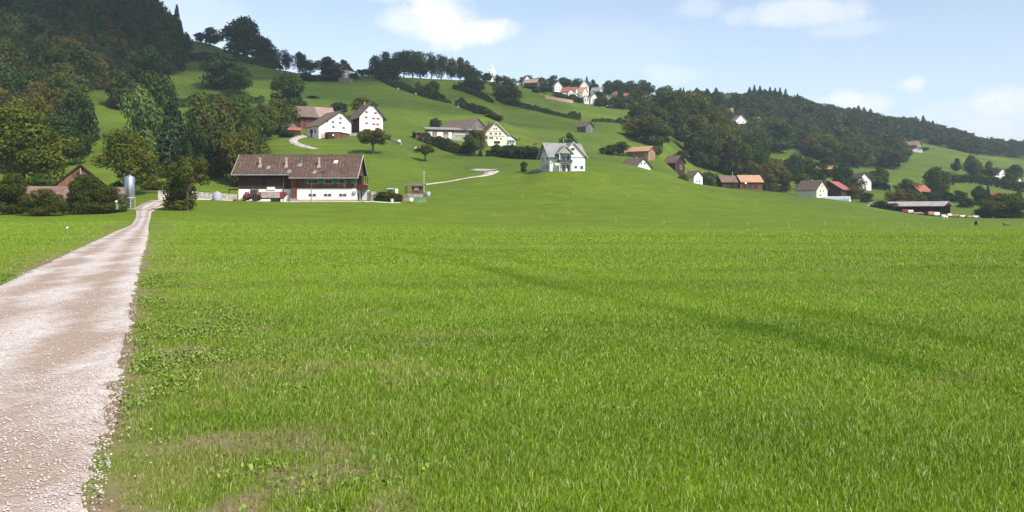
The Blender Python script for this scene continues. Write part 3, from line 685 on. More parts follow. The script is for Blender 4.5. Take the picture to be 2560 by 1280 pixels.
def plant(kind, X, Y, h, wd, label, group=None, tint=(1, 1, 1), z=None, name=None, cat=None, sink=.0, rz=None):
    """a tree or bush: Empty at the base > trunk, crown. The first of a shape is built, later ones are copies"""
    NT[0] += 1; v = NT[0] % SPEC[kind][0]; key = (kind, v)
    nm = name or CN[kind]; cat = cat or ('bush' if kind in ('bush', 'finebush') else 'tree')
    z = h1(X, Y) if z is None else z
    if key not in _src:
        root = empty(nm, (0, 0, 0)); cm, tm = PROTO[kind][v]
        c = obj('crown' if cat == 'tree' else 'foliage', cm, root); t = obj('trunk' if cat == 'tree' else 'stems', tm, root); _src[key] = root
        kids = [c]
    else:
        s = _src[key]; root = s.copy(); COL.objects.link(root); root.name = nm; kids = []
        for ch in s.children:
            c = ch.copy(); COL.objects.link(c); c.parent = root
            crownish = c.data == PROTO[kind][v][0]; c.name = ('crown' if crownish else 'trunk') if cat == 'tree' else ('foliage' if crownish else 'stems')
            if crownish: kids.append(c)
    for k_ in ('label', 'category', 'group'):
        if k_ in root: del root[k_]
    tag(root, label, cat, group)
    root.location = (X, Y, z - sink); root.rotation_euler = (0, 0, random.random()*6.28 if rz is None else rz); root.scale = (wd, wd, h)
    for c in kids: c.color = (tint[0], tint[1], tint[2], 1)
    return root
def TP(kind, px, ytop, ybase, wpx, label, group=None, tint=(1, 1, 1), Y=None, y0=0, **k):
    """tree measured in the photograph: column, top row, base row (or depth Y), crown width"""
    if Y is None: X, Y, z = G(px, ybase, y0)
    else: X, Y, z = at(px, Y)
    top = CAMZ + (HOR - ytop)/F*Y; h = max(top - z, 1.0)
    return plant(kind, X, Y, h, wpx/F*Y, label, group, tint, z, **k)
def hedge(name, label, pts, h, wd, dens=9, size=.35, mat=None, color=(1, 1, 1), cat='hedge', group=None, wav=.55):
    """one long clipped or grown-out row of shrubs following the ground"""
    r = np.random.default_rng(len(label)*7 + int(pts[0][0])); P0 = np.array([p[:2] for p in pts], float); cl_ = np.r_[0, np.cumsum(np.linalg.norm(np.diff(P0, axis=0), axis=1))]
    Lh = cl_[-1]; n = int(Lh*(h + wd)*dens/size**1.3*.35) ; n = min(n, 26000); t = r.random(n)*Lh
    x = np.interp(t, cl_, P0[:, 0]); y = np.interp(t, cl_, P0[:, 1]); k = np.clip(np.searchsorted(cl_, t) - 1, 0, len(P0) - 2); d = P0[k+1] - P0[k]; d /= np.linalg.norm(d, axis=1)[:, None]
    hv = h*(1 - wav + 2*wav*(.6*vn(t, t*0, h*1.3) + .4*vn(t, t*0 + 9, h*.5)))
    th = r.random(n)*pi; q = .8 + .25*r.random(n); a = np.cos(th)*wd/2*q*(.8 + .4*vn(t, t*0 + 31, h)); zz = np.sin(th)**.7*hv*q*(1 + .5*(vn(t, t*0 + 77, h*2.2) > .78))
    x = x - d[:, 1]*a; y = y + d[:, 0]*a; z = H(x, y) + zz
    Nn = np.stack([-d[:, 1]*np.cos(th), d[:, 0]*np.cos(th), np.sin(th)], 1) + r.normal(0, .5, (n, 3)); Nn /= np.linalg.norm(Nn, axis=1)[:, None]
    V = cards(np.stack([x, y, z], 1), Nn, size, r); k = np.arange(n)*4
    o = obj(name, npmesh(name, V, np.stack([k, k+1, k+2, k+3], 1), mat or M['leaf'], False, {'rnd': np.repeat(r.random(n), 4)})); o.color = (*color, 1)
    return tag(o, label, cat, group)
def gp(lst, y0=0): return [G(a, b, y0) for a, b in lst]

DK = (.55, .62, .62)
# ------------------------------------------------------------------ woods
SILX = [1600, 1640, 1700, 1750, 1850, 1900, 1960, 2000, 2060, 2130, 2200, 2300, 2400, 2440, 2480, 2560, 2760]; SILY = [205, 214, 224, 229, 231, 226, 232, 242, 258, 272, 285, 298, 325, 343, 345, 350, 355]
def top_limit(px, Y): return CAMZ + (HOR - float(np.interp(px, SILX, SILY)))/F*Y
def fill_wood(poly, y0, y1, sp, hrange, wr, label_fn, group, cap, kinds, tintf, seed, sprow=1.0):
    r = np.random.default_rng(seed); pts = []; tries = 0
    u0 = (min(p[0] for p in poly) - 1280)/F; u1 = (max(p[0] for p in poly) - 1280)/F
    while tries < 60000 and len(pts) < cap*4:
        tries += 1
        Y = sqrt(r.random()*(y1*y1 - y0*y0) + y0*y0); X = (u0 + (u1 - u0)*r.random())*Y; z = h1(X, Y); px, py = proj(X, Y, z)
        if not inside(np.array([px]), np.array([py]), poly)[0]: continue
        s = sp*(Y/y0)**sprow
        if any((X - a)**2 + (Y - b)**2 < s*s for a, b, _ in pts): continue
        pts.append((X, Y, z))
    pts.sort(key=lambda p: p[1]); out = []
    # keep only those whose top shows past the trees already standing in front
    hor_ = np.full(400, 1e9)
    for X, Y, z in pts:
        h = r.uniform(*hrange); wd = h*r.uniform(*wr); px, py = proj(X, Y, z + h*.93); hw = wd*.28/Y*F
        i0 = int(np.clip((px - hw + 300)/8, 0, 399)); i1 = int(np.clip((px + hw + 300)/8, 0, 399)) + 1
        if px < -110 or px > 2670 or (1815 < px < 1950 and Y < 840 and py < 298): continue
        if (hor_[i0:i1] < py - 3).all(): continue
        if group == 'right':
            h2 = min(h, top_limit(px, Y) - z + random.uniform(-.02, .015)*Y*.3)
            if h2 < 7: continue
            h = h2
        hor_[i0:i1] = np.minimum(hor_[i0:i1], py); out.append((X, Y, z, h, wd, px, py))
    for k, (X, Y, z, h, wd, px, py) in enumerate(out[:cap]):
        kd = kinds(px, py, r); tn = tintf(px, py, r); lab, gr = label_fn(px, py, kd)
        if kd != 'conifer': lab = ('brown-tinged ' if tn[0] > 1.2*tn[1] else ('olive ' if tn[0] > 1.05*tn[1] else ('pale green ' if tn[1] > 1.0 else 'dark green '))) + lab
        if kd == 'conifer': wd = h*.42
        plant(kd, X, Y, h, wd, lab, gr, tn, z)
    print('wood', group, len(pts), len(out))
def kl(px, py, r): return 'conifer' if r.random() < .07 else ('dense' if r.random() < .6 else 'broad')
def tl(px, py, r):
    b = r.uniform(.7, 1.35); w_ = r.random()
    if w_ < .20: return (1.75*b, 1.1*b, .75*b)
    if w_ < .30: return (1.15*b, 1.0*b, .8*b)
    return (.78*b, .85*b, .82*b)
def ll(px, py, kd):
    zone = ('near its top left corner' if px < 200 else 'near the skyline') if py < 110 else ('above the yellow-green tree' if px < 130 else ('above the narrow green slope' if px > 230 else 'in its middle'))
    if kd == 'conifer': return 'dark spruce in the steep left hillside wood, ' + zone, 'spruces in the left hillside wood'
    return 'leafy tree in the steep left hillside wood, ' + zone, 'leafy trees of the left hillside wood'
fill_wood(WOOD_L, 325, 720, 11.5, (18, 27), (.55, .8), ll, 'left', 150, kl, tl, 3, .35)
def kr(px, py, r):
    ridge = 1700 < px < 2030 and py < 262
    return 'conifer' if r.random() < (.75 if ridge else (.35 if py < 330 and px > 2100 else .10)) else ('dense' if r.random() < .6 else 'broad')
def tr_(px, py, r):
    b = r.uniform(.7, 1.25); w_ = r.random()
    if w_ < .22: return (1.45*b, 1.1*b, .8*b)
    return (.85*b, .92*b, .85*b)
def lr(px, py, kd):
    zone = 'left of the white ridge houses' if px < 1840 else ('below the white ridge houses' if px < 1980 else ('above the red-roofed barn' if px < 2150 else 'at its right end'))
    if kd == 'conifer': return 'dark pointed spruce in the long right ridge wood, ' + zone, 'spruces of the right ridge wood'
    return 'leafy tree in the long right ridge wood, ' + zone, 'leafy trees of the right ridge wood'
fill_wood(WOOD_R, 565, 900, 13, (17, 24), (.75, 1.05), lr, 'right', 150, kr, tr_, 5, .3)
def far_wood():
    r = np.random.default_rng(11); u0, u1 = (1690 - 1280)/F, (2720 - 1280)/F; VV, FF, RR_ = [], [], []; off = 0; pts = []
    fine = [crown_mesh('dense', 300 + q, 760, .052, -.1) for q in range(4)] + [crown_mesh('conifer', 310 + q, 420, .075, .05) for q in range(2)]
    for _ in range(30000):
        Y = sqrt(r.random()*(1650**2 - 880**2) + 880**2); X = (u0 + (u1 - u0)*r.random())*Y; z = h1(X, Y); px, py = proj(X, Y, z)
        if not inside(np.array([px]), np.array([py]), WOOD_R)[0] or (1825 < px < 1905 and Y < 880) or any(abs(X - a) < 13 and abs(Y - c) < 16 for a, c in pts): continue
        if top_limit(px, Y) - z < 6: continue
        pts.append((X, Y)); con = r.random() < .22; q = fine[4 + r.integers(2)] if con else fine[r.integers(4)]
        h = r.uniform(14, 25)*(1.12 if con else 1); h = min(h, top_limit(px, Y) - z + r.uniform(-4, 2)); wd = max(h, 12)*(.5 if con else r.uniform(.8, 1.15)); an = r.random()*6.28; ca, sa = cos(an), sin(an)
        v = q[0]; x = v[:, 0]*ca - v[:, 1]*sa; y = v[:, 0]*sa + v[:, 1]*ca
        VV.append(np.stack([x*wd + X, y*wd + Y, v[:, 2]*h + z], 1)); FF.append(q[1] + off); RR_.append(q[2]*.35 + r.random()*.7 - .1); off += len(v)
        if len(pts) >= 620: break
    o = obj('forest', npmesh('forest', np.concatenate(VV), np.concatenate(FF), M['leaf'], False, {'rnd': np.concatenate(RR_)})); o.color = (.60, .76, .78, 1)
    tag(o, kind='stuff'); print('far', len(pts))
far_wood()
for k, (px, yt, Y) in enumerate([(1742, 214, 960), (1768, 216, 965), (1790, 213, 970), (1874, 212, 1010), (1886, 207, 1010), (1900, 208, 1015), (1912, 216, 1015), (1925, 211, 1020), (1938, 214, 1020), (1950, 213, 1025), (1964, 216, 1030), (1994, 228, 1060), (2135, 262, 1180), (2146, 258, 1185), (2160, 262, 1190), (2176, 266, 1200), (2290, 285, 1270), (2308, 283, 1280), (2332, 296, 1290), (2352, 306, 1300)]):
    X, Y_, z = at(px, Y); plant('conifer', X, Y_, CAMZ + (HOR - yt - 5)/F*Y - z, 28/F*Y, 'spruce tip above the skyline of the right wood, over its ' + ('highest part' if px < 2000 else 'falling part'), 'spruce tips on the skyline of the right wood', (.9, 1, 1), z)

# ------------------------------------------------------------------ single trees, left to right
GRN = (1, 1, 1); OLV = (1.35, 1.1, .7); BRN = (1.7, 1.05, .75); PALE = (1.5, 1.55, 1.6); DRK = (.7, .78, .75)
TP('fine', 60, 258, 0, 185, 'large rounded yellow-green tree behind the bushes at the left edge', tint=(1.7, 1.35, .65), Y=262)
TP('dense', 42, 235, 0, 90, 'pinkish-brown leafy tree top above the yellow-green tree at the left edge', tint=(1.9, 1.25, 1.1), Y=300)
TP('fine', 150, 285, 0, 120, 'dark leafy tree between the yellow-green tree and the cattle slope', tint=(.85, .9, .8), Y=318)
TP('dense', 186, 222, 0, 92, 'tall dark tree at the right corner of the wood above the narrow green slope', tint=(.6, .68, .65), Y=345)
TP('fine', 325, 318, 472, 132, 'autumn-tinted leafy tree standing behind the metal silo', tint=(1.75, 1.35, .75), Y=238)
TP('conifer', 432, 236, 0, 120, 'broad dark spruce behind the old fruit tree', tint=(1.0, 1.15, 1.0), Y=300)
TP('dense', 350, 212, 0, 96, 'greyish pale willow-like tree above the autumn tree', tint=(1.9, 1.9, 2.1), Y=345, name='willow_tree')
TP('dense', 308, 172, 0, 78, 'dark leafy tree at the top of the narrow green slope', tint=(.75, .85, .8), Y=450)
TP('broad', 395, 175, 0, 80, 'low dark tree in front of the upper shaded meadow', tint=(.8, .9, .8), Y=400)
for (px, yt, wp, Y, tn, lb) in [
    (500, 225, 95, 330, (1.0, 1.05, .8), 'mid-green leafy tree just right of the broad dark spruce'),
    (560, 232, 100, 340, (.95, 1.0, .8), 'mid-green leafy tree in the grove, third from the broad spruce'),
    (612, 238, 90, 350, (1.05, 1.1, .85), 'mid-green leafy tree at the right end of the grove behind the long barn'),
    (540, 300, 90, 300, (.7, .8, .75), 'dark shaded tree low in the middle of the grove'),
    (620, 312, 92, 285, (1.55, 1.2, .7), 'olive-brown tree leaning over the left end of the long barn roof'),
    (567, 330, 70, 292, (1.5, 1.0, .75), 'brownish small tree beside the olive-brown one behind the barn'),
    (480, 300, 70, 285, (.55, .62, .6), 'nearly black shaded tree under the spruce'),
    (655, 255, 60, 380, (1.1, 1.15, .8), 'small green tree left of the red-roofed hut'),
    (690, 245, 95, 410, (1.2, 1.15, .7), 'round olive tree left of the hillside barn with the long tiled roof'),
    (720, 178, 80, 480, (.8, .92, .85), 'large round dark tree alone above the hillside farm'),
    (553, 128, 95, 545, (.75, .88, .85), 'large dark tree standing in the upper shaded meadow'),
    (598, 165, 55, 530, (.8, .95, .8), 'smaller leafy tree leaning on the large one in the shaded meadow')]:
    TP('dense' if wp > 75 else 'broad', px, yt, 0, wp, lb, tint=tn, Y=Y)
for (px, yt, yb, wp, kd, lb, Y) in [
    (442, 10, 0, 46, 'conifer', 'tall pointed spruce at the edge of the wood against the sky', 660),
    (425, 32, 0, 40, 'broad', 'leafy tree tucked against the pointed spruce on the skyline', 650),
    (467, 78, 0, 28, 'bush', 'low shrub on the skyline right of the pointed spruce', 690),
    (500, 80, 0, 22, 'broad', 'small thin tree on the skyline left of the pear-shaped tree', 735),
    (527, 67, 0, 48, 'broad', 'pear-shaped tree on the skyline above the shaded meadow', 735),
    (614, 38, 0, 96, 'dense', 'tallest skyline tree, broad dark crown over the hedge', 690),
    (655, 88, 0, 55, 'dense', 'dark tree against the right flank of the tallest skyline tree', 690),
    (682, 120, 0, 40, 'dense', 'low dark tree at the foot of the tallest skyline tree', 685),
    (714, 122, 0, 32, 'tall', 'narrow tree on the skyline with its bare trunk showing', 700),
    (748, 127, 0, 36, 'tall', 'narrow umbrella-shaped tree on the skyline', 700),
    (775, 148, 0, 45, 'broad', 'low broad tree on the skyline left of the chalet', 690),
    (820, 140, 0, 44, 'broad', 'round tree on the skyline behind the chalet', 670),
    (858, 148, 0, 34, 'broad', 'narrow tree rising just behind the chalet roof', 650),
    (825, 168, 0, 62, 'dense', 'wide dark tree left of the chalet', 610),
    (770, 178, 0, 42, 'bush', 'dark bushy tree on the slope left of the chalet', 600),
    (885, 182, 0, 24, 'dense', 'small dark tree just right of the chalet', 618)]:
    TP(kd, px, yt, yb, wp, lb, tint=DRK if kd != 'conifer' else (1, 1, 1), Y=Y)
for (px, yt, wp, Y, lb) in [(318, -60, 80, 640, 'tall dark tree far left of the spruce, rising past the upper edge'), (350, -45, 80, 630, 'second tall dark tree rising past the upper edge, nearer the spruce'), (398, -6, 70, 600, 'dark tree whose top is cut by the upper edge on the skyline'), (372, -25, 80, 610, 'tall dark tree left of the skyline tree cut by the upper edge'), (412, 30, 60, 610, 'dark tree below the one cut by the upper edge on the skyline'),
    (432, 72, 60, 600, 'round dark tree at the right edge of the left wood on the skyline'), (432, 95, 70, 585, 'low dark tree at the right foot of the left wood'), (345, 20, 90, 590, 'dark tree in the upper right part of the left wood'), (400, 78, 80, 560, 'dark tree in front of the skyline trees of the left wood'), (375, 112, 70, 530, 'dark tree at the inner bend of the left wood')]:
    TP('dense', px, yt, 0, wp, lb, tint=(.75, .8, .8), Y=Y)
# the row of tall beeches on the ridge
for k, (px, yt, wp) in enumerate([(938, 135, 34), (962, 128, 40), (985, 130, 36), (1010, 122, 48), (1032, 123, 44), (1052, 127, 40), (1078, 128, 36), (1103, 133, 38), (1128, 142, 28), (1150, 142, 34), (1165, 150, 36)]):
    TP('tall', px, yt, 0, wp*1.02, ['leftmost', 'second from left', 'third from left', 'fourth and highest', 'fifth from left', 'middle', 'fifth from right', 'fourth from right', 'third from right and thinnest', 'second from right', 'rightmost'][k] + ' beech in the long row on the ridge against the sky', 'beeches in the row on the ridge', tint=(.72, .85, .88), Y=715 + (k % 3)*8)
for (px, yt, wp, kd, Y, tn, lb) in [
    (975, 168, 52, 'bush', 640, (1.1, 1.05, .85), 'rounded olive bush at the left foot of the beech row'),
    (1185, 168, 42, 'dense', 700, DRK, 'dark tree at the right end of the beech row'),
    (1215, 182, 28, 'broad', 715, DRK, 'small tree left of the white spire on the ridge'),
    (1244, 186, 22, 'tall', 725, DRK, 'thin tree just right of the white spire on the ridge'),
    (1081, 200, 38, 'broad', 585, (.9, 1, .8), 'round tree standing alone at the lower end of the ridge hedge'),
    (1047, 202, 20, 'bush', 600, (1, 1, .8), 'small shrub on the ridge hedge left of the round tree'),
    (1180, 190, 55, 'bush', 660, DRK, 'dark bush mass below the right end of the beech row'),
    (1262, 188, 60, 'dense', 660, (.85, .95, .85), 'large leafy tree at the top of the long hillside hedge'),
    (1275, 215, 50, 'bush', 640, (.8, .9, .8), 'dark bush under the large tree at the top of the hillside hedge'),
    (1316, 188, 40, 'dense', 800, DRK, 'skyline tree at the left end of the village'),
    (1352, 192, 40, 'dense', 805, DRK, 'second skyline tree from the left behind the village'),
    (1385, 187, 44, 'dense', 810, DRK, 'tallest of the skyline trees behind the white villa'),
    (1412, 192, 36, 'broad', 810, DRK, 'skyline tree between the tallest one and the church-like gable'),
    (1440, 195, 38, 'dense', 815, DRK, 'skyline tree directly above the red roofs'),
    (1467, 190, 20, 'conifer', 815, GRN, 'pointed conifer on the skyline right of the village gable'),
    (1483, 198, 26, 'broad', 815, DRK, 'sparse tree right of the pointed conifer on the skyline'),
    (1370, 215, 44, 'dense', 770, (.8, .95, .85), 'dark tree in front of the village left of the white villa'),
    (1347, 228, 40, 'bush', 745, BRN, 'brownish fruit tree at the meadow edge below the village'),
    (1320, 225, 45, 'bush', 755, DRK, 'dark bush beside the pinkish roof at the left end of the village'),
    (1521, 200, 36, 'dense', 850, DRK, 'round skyline tree right of the gap in the village skyline'),
    (1545, 198, 42, 'dense', 850, DRK, 'highest round tree right of the gap in the village skyline'),
    (1580, 200, 40, 'dense', 850, DRK, 'round skyline tree above the low orange-roofed row'),
    (1605, 198, 32, 'tall', 855, DRK, 'thin tree on the skyline above the low orange-roofed row'),
    (1622, 205, 28, 'broad', 850, DRK, 'last skyline tree left of the big wood'),
    (1500, 228, 30, 'bush', 790, DRK, 'bush between the village houses and the green garden tree'),
    (1535, 238, 36, 'broad', 735, (1, 1.1, .8), 'green garden tree at the right end of the village meadow'),
    (1508, 240, 26, 'bush', 742, BRN, 'brownish garden bush beside the lower white house of the village'),
    (1474, 233, 16, 'conifer', 755, GRN, 'small conifer splitting the view of the lower white village house'),
    (1595, 225, 45, 'bush', 800, DRK, 'dark hedge-like bush under the orange-roofed row'),
    (1604, 246, 70, 'dense', 640, (.9, .95, .8), 'leafy tree at the upper left of the clump below the village'),
    (1640, 262, 64, 'dense', 600, (.9, .95, .8), 'leafy tree in the middle of the clump below the village'),
    (1590, 295, 66, 'dense', 560, (1.5, 1.25, .8), 'yellowish-brown tree at the lower left of the clump below the village'),
    (1628, 285, 70, 'dense', 545, (.85, .9, .8), 'dark green tree low in the clump below the village'),
    (1655, 305, 50, 'broad', 545, (1.1, 1.0, .8), 'tree at the lower right corner of the clump below the village'),
    (1200, 288, 36, 'bush', 535, DRK, 'rounded shrub where the hedge widens behind the cream farmhouse'),
    (1196, 262, 22, 'broad', 575, GRN, 'small tree rising from the hedge above the cream farmhouse'),
    (1240, 285, 36, 'bush', 520, DRK, 'largest shrub at the lower end of the hedge behind the cream farmhouse'),
    (1222, 292, 34, 'bush', 522, DRK, 'middle shrub of the hedge behind the cream farmhouse')]:
    TP(kd, px, yt, 0, wp, lb, tint=tn, Y=Y)
for (px, yt, wp, lb) in [(1398, 236, 20, 'garden bush before the white villa'), (1418, 240, 18, 'garden bush before the round dormer gable'), (1445, 243, 20, 'garden bush before the orange-brown village roof'), (1340, 222, 24, 'garden bush before the pinkish-brown village roof'), (1497, 238, 22, 'garden bush right of the lower white village house'), (1555, 232, 22, 'bush before the wide grey-roofed hall'), (1578, 238, 26, 'second bush before the wide grey-roofed hall'), (1548, 215, 20, 'bush at the left end of the orange-roofed row')]:
    TP('bush', px, yt, 0, wp, lb, tint=DRK, Y=732 if px < 1500 else 740)
# big wood beginning right of the village: individually visible crowns
for (px, yt, wp, Y, tn, lb) in [
    (1665, 212, 80, 700, (1.0, 1.05, .8), 'highest rounded crown at the left end of the big wood'),
    (1702, 225, 70, 690, (1.1, 1.05, .8), 'rounded crown second from the left end of the big wood'),
    (1745, 232, 80, 680, (1.3, 1.1, .8), 'brown-tinged crown on the upper edge of the big wood'),
    (1700, 270, 70, 640, (.75, .85, .75), 'dark crown below the highest ones at the left end of the big wood'),
    (1750, 282, 80, 610, (1.15, 1.0, .8), 'brownish crown in the middle of the big wood'),
    (1795, 268, 80, 620, (1.35, 1.15, .8), 'yellow-brown crown right of the middle of the big wood'),
    (1815, 310, 80, 585, (1.4, 1.15, .8), 'yellow-brown crown above the green garden trees'),
    (1765, 325, 66, 575, (.8, .85, .75), 'dark low crown at the meadow edge of the big wood'),
    (1845, 345, 70, 570, (.95, .95, .8), 'crown at the lower right corner of the big wood'),
    (1880, 330, 80, 640, (.8, .9, .85), 'dark green crown beside the village road of the big wood'),
    (1935, 300, 90, 760, (.8, .95, .9), 'blue-green crown below the two white ridge houses'),
    (1900, 362, 50, 580, (.75, .9, .8), 'low dark crown left of the small meadow between the woods')]:
    TP('dense', px, yt, 0, wp, lb, tint=tn, Y=Y)
# orchard and garden trees on the right
for (px, yt, yb, wp, kd, tn, lb, y0) in [
    (1506, 368, 386, 18, 'broad', GRN, 'smallest tree left of the orchard row', 330),
    (1524, 362, 388, 32, 'broad', DRK, 'dark fruit tree second from the left in the orchard', 330),
    (1549, 353, 390, 40, 'broad', DRK, 'largest dark fruit tree left of the orange-roofed chalet', 330),
    (1600, 372, 392, 36, 'broad', GRN, 'fruit tree in front of the orange-roofed chalet', 330),
    (1636, 366, 394, 40, 'broad', (1.1, 1.1, .8), 'fruit tree between the chalet and the brown hut', 330),
    (1706, 375, 414, 42, 'open', DRK, 'fruit tree with a visible trunk right of the brown hut', 340),
    (1742, 362, 408, 42, 'broad', (1.2, 1.15, .9), 'tall sparse fruit tree in the middle of the green orchard', 340),
    (1805, 362, 420, 80, 'dense', (1.3, 1.3, .75), 'broad yellow-green tree at the right end of the orchard', 340),
    (1788, 390, 424, 40, 'broad', GRN, 'small tree at the left foot of the broad yellow-green tree', 340),
    (1832, 395, 425, 30, 'broad', DRK, 'dark slim tree at the right foot of the broad yellow-green tree', 340),
    (1770, 427, 468, 46, 'bush', (1.2, 1.1, .8), 'round olive bush between the white house and the dark barn', 400),
    (1705, 434, 458, 34, 'bush', BRN, 'reddish bush left of the white house below the orchard', 400),
    (1825, 445, 470, 30, 'bush', (1.1, 1.1, .8), 'bush in front of the dark barn with the orange roof', 400)]:
    TP(kd, px, yt, yb, wp, lb, tint=tn, y0=y0)
for (px, yt, wp, Y, kd, tn, lb) in [
    (1872, 400, 60, 560, 'bush', BRN, 'brownish bushy tree behind the orange-roofed barn'),
    (1915, 402, 55, 570, 'bush', BRN, 'second brownish bushy tree right of the orange-roofed barn'),
    (1950, 410, 50, 575, 'bush', BRN, 'third brownish bushy tree right of the orange-roofed barn'),
    (1985, 390, 44, 590, 'dense', DRK, 'tall dark tree above the cream gabled house'),
    (1925, 428, 45, 520, 'bush', GRN, 'green shrub on the lane right of the orange-roofed barn'),
    (1963, 428, 30, 520, 'bush', DRK, 'dark shrub halfway between the two farmsteads on the right'),
    (2025, 388, 44, 650, 'bush', (1.2, 1.1, .8), 'rounded olive bush at the edge of the small upper meadow'),
    (2065, 392, 44, 640, 'dense', DRK, 'dark round tree above the small pinkish roof'),
    (2040, 420, 50, 560, 'bush', DRK, 'dark bush behind the cream gabled house'),
    (2010, 432, 36, 540, 'bush', (1.2, 1.2, .7), 'yellow-green bush directly behind the cream gabled house'),
    (2105, 405, 46, 600, 'dense', DRK, 'dark tree between the red-roofed barn and the small pinkish roof'),
    (2135, 440, 50, 540, 'dense', GRN, 'leafy tree right of the red-roofed barn'),
    (2130, 465, 46, 500, 'bush', BRN, 'reddish garden bush at the end of the plastic tunnel'),
    (2165, 480, 30, 480, 'bush', DRK, 'dark green shrub right of the plastic tunnel'),
    (2196, 416, 44, 620, 'dense', (.9, 1, .9), 'leafy tree below the wood edge above the long open shed'),
    (2265, 445, 50, 560, 'dense', GRN, 'leafy tree left of the salmon-roofed farmhouse'),
    (2250, 470, 60, 470, 'dense', OLV, 'olive tree right behind the long open shed'),
    (2285, 478, 50, 470, 'bush', OLV, 'second olive tree behind the long open shed'),
    (2345, 415, 60, 620, 'dense', DRK, 'dark round tree right of the salmon-roofed farmhouse'),
    (2330, 480, 40, 520, 'bush', DRK, 'shrub in the hedge below the salmon-roofed farmhouse'),
    (2392, 394, 22, 800, 'broad', DRK, 'small round tree alone in the far right meadow'),
    (2430, 335, 26, 1150, 'broad', DRK, 'narrow tree standing above the far skyline wood'),
    (2428, 385, 36, 780, 'tall', DRK, 'tall slim tree in the far right meadow'),
    (2440, 402, 30, 760, 'bush', GRN, 'low tree at the foot of the tall slim tree'),
    (2474, 402, 34, 760, 'broad', GRN, 'round tree left of the small far white house'),
    (2535, 410, 40, 740, 'broad', DRK, 'round tree right of the small far white house'),
    (2520, 428, 30, 700, 'bush', DRK, 'shrub beside the low red roof at the far right'),
    (2310, 368, 24, 1000, 'broad', DRK, 'dark tree beside the lone house in the far meadow'),
    (2395, 475, 44, 520, 'dense', DRK, 'dark tree left of the pair of pointed trees by the right farmyard'),
    (2450, 462, 34, 500, 'dense', DRK, 'pointed dark tree above the big round bush'),
    (2470, 458, 20, 505, 'conifer', GRN, 'slender conifer above the big round bush'),
    (2415, 495, 36, 480, 'bush', DRK, 'low dark shrub left of the big round bush'),
    (2547, 478, 30, 520, 'dense', DRK, 'tree cut by the right edge of the picture')]:
    TP(kd, px, yt, 0, wp, lb, tint=tn, Y=Y)
TP('finebush', 2500, 482, 0, 122, 'big round olive bush at the right edge beside the farmyard', tint=(1.1, 1.0, .65), Y=390)
TP('bush', 2205, 500, 0, 55, 'dark bush against the left end of the long open shed', tint=DRK, Y=378)
# near the left barn
TP('finebush', 30, 428, 0, 95, 'large dark bush at the left edge in front of the low barn', tint=(1.0, .85, .6), Y=186)
TP('finebush', 118, 470, 0, 92, 'rounded bush with thin bare stems in front of the long barn roof', tint=(1.1, .95, .6), Y=180)
TP('finebush', 205, 432, 0, 82, 'tall dark bush under the barn gable', tint=(.95, .85, .62), Y=186)
TP('finebush', 262, 458, 0, 92, 'wide dark bush between the barn gable and the silo', tint=(1.15, .9, .62), Y=187)
TP('bush', 92, 432, 0, 62, 'low green bush behind the long barn roof below the cattle', tint=(.8, 1, .6), Y=250)
TP('bush', 295, 452, 0, 44, 'green shrub behind the barn at the foot of the autumn tree', tint=(.8, 1, .6), Y=236)
TP('bush', 420, 425, 0, 40, 'low green shrub at the foot of the spruce', tint=(.9, 1.1, .6), Y=290)
TP('bush', 378, 440, 0, 50, 'orange-tinged shrub beside the autumn tree', tint=(1.9, 1.2, .6), Y=255)
# fruit tree in front of the wall, meadow trees
TP('open', 470, 388, 0, 110, 'old fruit tree with spreading branches beside the track', tint=(1.2, 1.0, .7), Y=186)
TP('bush', 450, 442, 0, 78, 'tangle of low branches under the old fruit tree', tint=(1.0, .95, .65), Y=187)
TP('open', 933, 322, 386, 74, 'apple tree alone on the meadow below the white farmhouses', tint=(1.1, 1.1, .75), y0=300)
TP('open', 1063, 360, 404, 50, 'small brownish fruit tree alone on the meadow above the shed', tint=(1.7, 1.15, .7), y0=290)
TP('broad', 1187, 322, 391, 50, 'birch-like tree with a pale trunk before the cream farmhouse', tint=(1.3, 1.2, 1.0), y0=330)
TP('broad', 1424, 330, 0, 38, 'leafy tree standing behind the modern white house', tint=(.9, 1.05, .8), Y=400)
TP('broad', 912, 243, 0, 60, 'rust-tinged tree behind the house with red shutters', tint=(1.7, 1.15, .75), Y=470)
TP('dense', 1090, 294, 0, 28, 'dark conical tree left of the grey barn roof', tint=DRK, Y=480)
TP('bush', 1165, 352, 0, 44, 'dark bush below the grey barn beside the birch-like tree', tint=DRK, y0=0, Y=395)
TP('conifer', 1201, 372, 391, 14, 'tiny conifer right of the birch-like tree', y0=330)
TP('bush', 1221, 374, 391, 14, 'tiny round shrub right of the tiny conifer', tint=DRK, y0=330)
for k, (px, yt) in enumerate([(1243, 358), (1262, 362), (1281, 360), (1300, 364), (1319, 362), (1338, 366), (1352, 370)]):
    TP('bush', px, yt, 0, 34, ['leftmost', 'second from left', 'third from left', 'middle', 'third from right', 'second from right', 'rightmost'][k] + ' dark evergreen shrub in the thick row left of the modern house', 'evergreen shrubs left of the modern house', tint=DRK, Y=388 - k*3)
TP('bush', 1309, 402, 0, 16, 'small dark shrub alone on the meadow left of the modern house', tint=DRK, Y=300)
TP('bush', 945, 318, 0, 30, 'garden shrub in front of the house with red shutters', tint=OLV, Y=398)
TP('bush', 783, 240, 0, 30, 'brownish thicket patch on the slope above the hillside barn', tint=BRN, Y=540)
TP('bush', 748, 250, 0, 30, 'dark thicket patch left above the hillside barn', tint=DRK, Y=500)
TP('bush', 850, 255, 0, 40, 'dark shrub between the hillside barn and the rust-tinged tree', tint=DRK, Y=490)
TP('bush', 716, 325, 0, 40, 'dark shrub in front of the small red-roofed hut', tint=DRK, Y=388)
